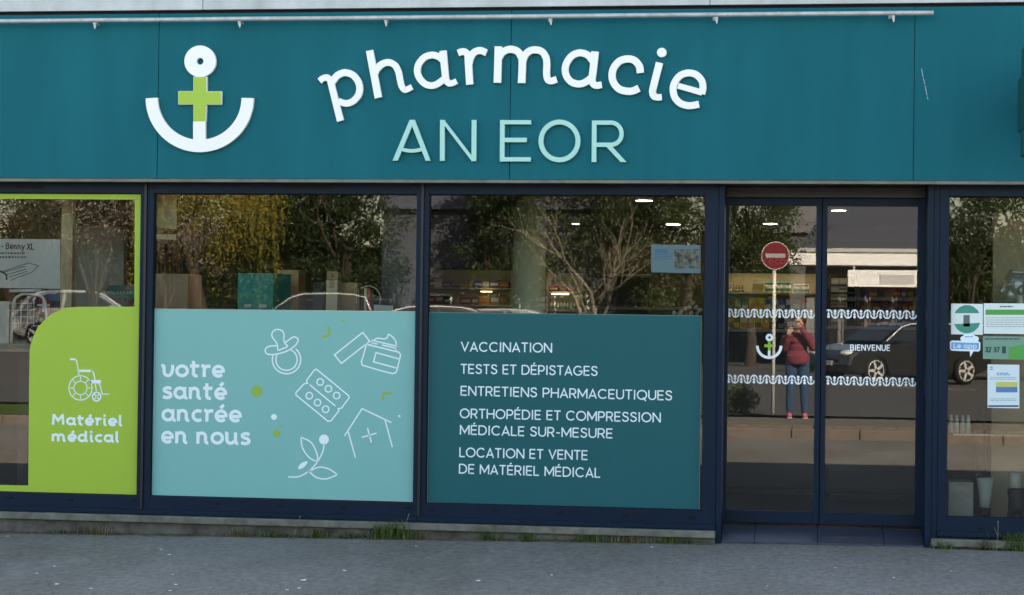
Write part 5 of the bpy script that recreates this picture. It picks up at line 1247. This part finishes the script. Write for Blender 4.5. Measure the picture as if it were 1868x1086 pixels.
# ------------------------------------------------------------------ weeds, moss and scraps at the foot of the shop
random.seed(12)
WEED = leafmat('weed_leaf',(.085,.125,.035),.3); DRYG = leafmat('dry_grass',(.17,.14,.07),.3); MOSS = leafmat('moss_leaf',(.07,.085,.03),.2)
def blade(mb, p, h, lean, w):
    g = random.uniform(0,6.28); d = Vector((math.cos(g),math.sin(g)*.6,0)); side = Vector((-d.y,d.x,0)).normalized()*w/2
    pts = [p, p+Vector((0,0,h*.5))+d*lean*h*.25, p+Vector((0,0,h*.85))+d*lean*h*.7]
    tip = p+Vector((0,0,h*random.uniform(.75,1)))+d*lean*h*1.1
    vs = []
    for i,q in enumerate(pts): vs += [q-side*(1-.2*i), q+side*(1-.2*i)]
    mb.add(vs+[tip],[(0,1,3,2),(2,3,5,4),(4,5,6)])
def broad(mb, p, s):
    d = rdir(); d.z = abs(d.z)*.5+.15; d.normalize(); side = d.cross(Vector((0,0,1))).normalized()*s*.22
    a = p+d*s*.5; mb.add([p,a-side,p+d*s-Vector((0,0,s*.2)),a+side],[(0,1,2,3)])
def weed(px, w, h, n, label, mat, brd=0):
    c_ = P(px,985,-.10); z = gnear(c_.x,.1)
    t = empty('weed_clump',(c_.x,-.105,z)); tag(t,label,'weed','weeds along the foot of the shopfront')
    mb = MB()
    for _ in range(n):
        blade(mb,Vector((random.gauss(0,w*.4),random.uniform(-.03,.012),0)),h*1.2*random.uniform(.35,1),random.uniform(.1,.9),random.uniform(.003,.008))
    mb.build('blades',mat,t,world=False,fix=False)
    if brd:
        mb = MB()
        for _ in range(brd): broad(mb,Vector((random.gauss(0,w*.35),random.uniform(-.04,.01),random.uniform(0,h*.6))),random.uniform(.02,.05))
        mb.build('leaves',WEED,t,world=False,fix=False)
    return t
weed(108,.10,.05,40,'low sparse weeds under the lime green sticker',MOSS)
weed(172,.20,.09,90,'thin dry grass tuft left of the first mullion',DRYG)
weed(440,.14,.08,70,'dry grass tuft under the left of the light teal sticker',DRYG,10)
weed(492,.16,.07,60,'tangled weeds with dry stalks under the plant drawing',WEED,20)
weed(580,.12,.085,80,'green weed tuft under the house drawing',WEED,16)
weed(712,.22,.15,340,'largest bushy green weed below the second mullion',WEED,70)
weed(640,.14,.06,70,'flat mossy weed left of the bushy weed',MOSS,10)
weed(765,.14,.07,90,'short yellowish grass right of the bushy weed',DRYG,8)
weed(890,.13,.07,80,'small grass tuft under the start of the service list',WEED,8)
weed(963,.07,.075,50,'narrow dark green weed under the service list',WEED,20)
weed(1075,.14,.075,110,'green grass strip below the middle of the service list',WEED)
weed(1150,.18,.065,140,'low yellow green grass strip right of it',DRYG)
weed(1222,.13,.06,100,'low grass strip near the left door post',WEED)
weed(1255,.06,.05,40,'tiny tuft at the foot of the left door post',MOSS)
weed(1725,.12,.07,110,'green weeds at the foot of the right door post',WEED,20)
weed(1800,.12,.085,120,'grass tuft below the right window',WEED,10)
weed(1855,.16,.14,200,'tall grass at the right edge below the right window',WEED,40)
for px,h,lab in ((537,.17,'single dry forked stalk growing at the plinth'),(735,.2,'thin stalk with a white seed head above the bushy weed'),(1815,.22,'thin pale stalk rising before the right window frame')):
    c_ = P(px,985,-.10); z = gnear(c_.x,.1); t = MB(); t.tube([(c_.x,-.12,z),(c_.x+.02,-.12,z+h*.5),(c_.x+(.05 if px != 1815 else .02),-.125,z+h)],.0016,5); t.tube([(c_.x+.02,-.12,z+h*.5),(c_.x-.01,-.125,z+h*.8)],.0013,5)
    t.ball((c_.x+(.05 if px != 1815 else .02),-.125,z+h),.005,6,4); tag(t.build('dry_stalk',M('dry_stalk',(.25,.22,.14),.9,.1)),lab,'weed')
ms = MB()
for _ in range(5200):
    x = random.uniform(-7.2,-.62) if random.random() < .86 else random.uniform(1.1,2.6)
    den = math.sin(x*3.1)+math.sin(x*7.7+1)*.7
    if den < random.uniform(-1.4,1.2): continue
    blade(ms,Vector((x,-.088-abs(random.gauss(0,.022)),gnear(x,.1))),random.uniform(.008,.032),random.uniform(.2,1.2),random.uniform(.003,.006))
tag(ms.build('moss_strip',MOSS,fix=False),'moss and tiny grass in the joint along the foot of the shopfront','moss',kind='stuff')
DIRT = M('joint_dirt',(.10,.09,.07),.95,.05,var=.4,vscale=12,bump=.6)
mb = MB(); xs_ = frange(X0,-.58,120)
for i in range(120):
    w0 = .13+.03*math.sin(i*1.7)+.02*math.sin(i*.6); w1 = .13+.03*math.sin((i+1)*1.7)+.02*math.sin((i+1)*.6)
    a,b = xs_[i],xs_[i+1]; mb.quad((a,-.08,gnear(a,.1)+.012),(b,-.08,gnear(b,.1)+.012),(b,-w1,gnear(b,.1)+.0015),(a,-w0,gnear(a,.1)+.0015))
mb.build('joint_dirt',DIRT)['kind'] = 'structure'
def onground(px,py):
    d = FW*FPX+RT*(px-CX)-UP*(py-CY); z = 0
    for _ in range(4):
        p = CAM+d*((z-EYE)/d.z); z = gnear(p.x,-p.y)
    return p
zc = {}
SCR = M('white_scrap',(.68,.68,.66),.7,.2)
base = None
for px,py,s in ((14,979,.9),(39,966,1.1),(235,973.5,1),(294,1003,1),(309,1013,1.2),(99,1034,.9),(67,1047,.9),(166,1074.6,1.1),(321,1067.7,1.1),(310,1078.7,1),(315,1049,.8),(104,1067,1.3),(629,1042,1.3),(553,1060,1.7),(545,1074,1.1),(524,1077,1),(872,1061,1.5),(1007,1050,.9),(1189,999,1.1),(759,997,.9),(1630,1054.6,.9),(1734,1043,.8),(1524,1036,.7),(1090,1020,.6),(1400,1070,.7)):
    p = onground(px,py)
    if base is None:
        b_ = MB(); pr = [(.5,0),(.2,.42),(-.3,.45),(-.55,.1),(-.35,-.4),(.25,-.45)]
        b_.add([(x*.026,y*.026,.0006+abs(x)*.004) for x,y in pr]+[(x*.026,y*.026,.0020+abs(x)*.006) for x,y in pr],[(5,4,3,2,1,0),(6,7,8,9,10,11)]+[(i,(i+1)%6,6+(i+1)%6,6+i) for i in range(6)])
        base = b_.build('paper_scrap',SCR); o_ = base
    else: o_ = base.copy(); COL.objects.link(o_)
    o_.location = (p.x,p.y,p.z+.001); o_.scale = (s*.85,s*.85,s); o_.rotation_euler = (0,0,random.uniform(0,6))
    zone = ('under the lime sticker' if px < 260 else 'under the light teal sticker' if px < 770 else 'under the service list' if px < 1290 else 'in front of the doors' if px < 1700 else 'in front of the right window')
    far_ = 'close to the plinth' if py < 1008 else 'midway across' if py < 1052 else 'at the lower edge of view'
    zc[(zone,far_)] = zc.get((zone,far_),0)+1
    tag(o_,f'{ORD[zc[(zone,far_)]-1]} white scrap {zone}, {far_}','scrap','white scraps on the asphalt')

for o_ in S.objects:
    if o_.parent is not None and o_.name.split('.')[0] in ('blades','leaves','crown','hedge_leaves','small_print','wire_basket','stems'): o_['kind'] = 'stuff'
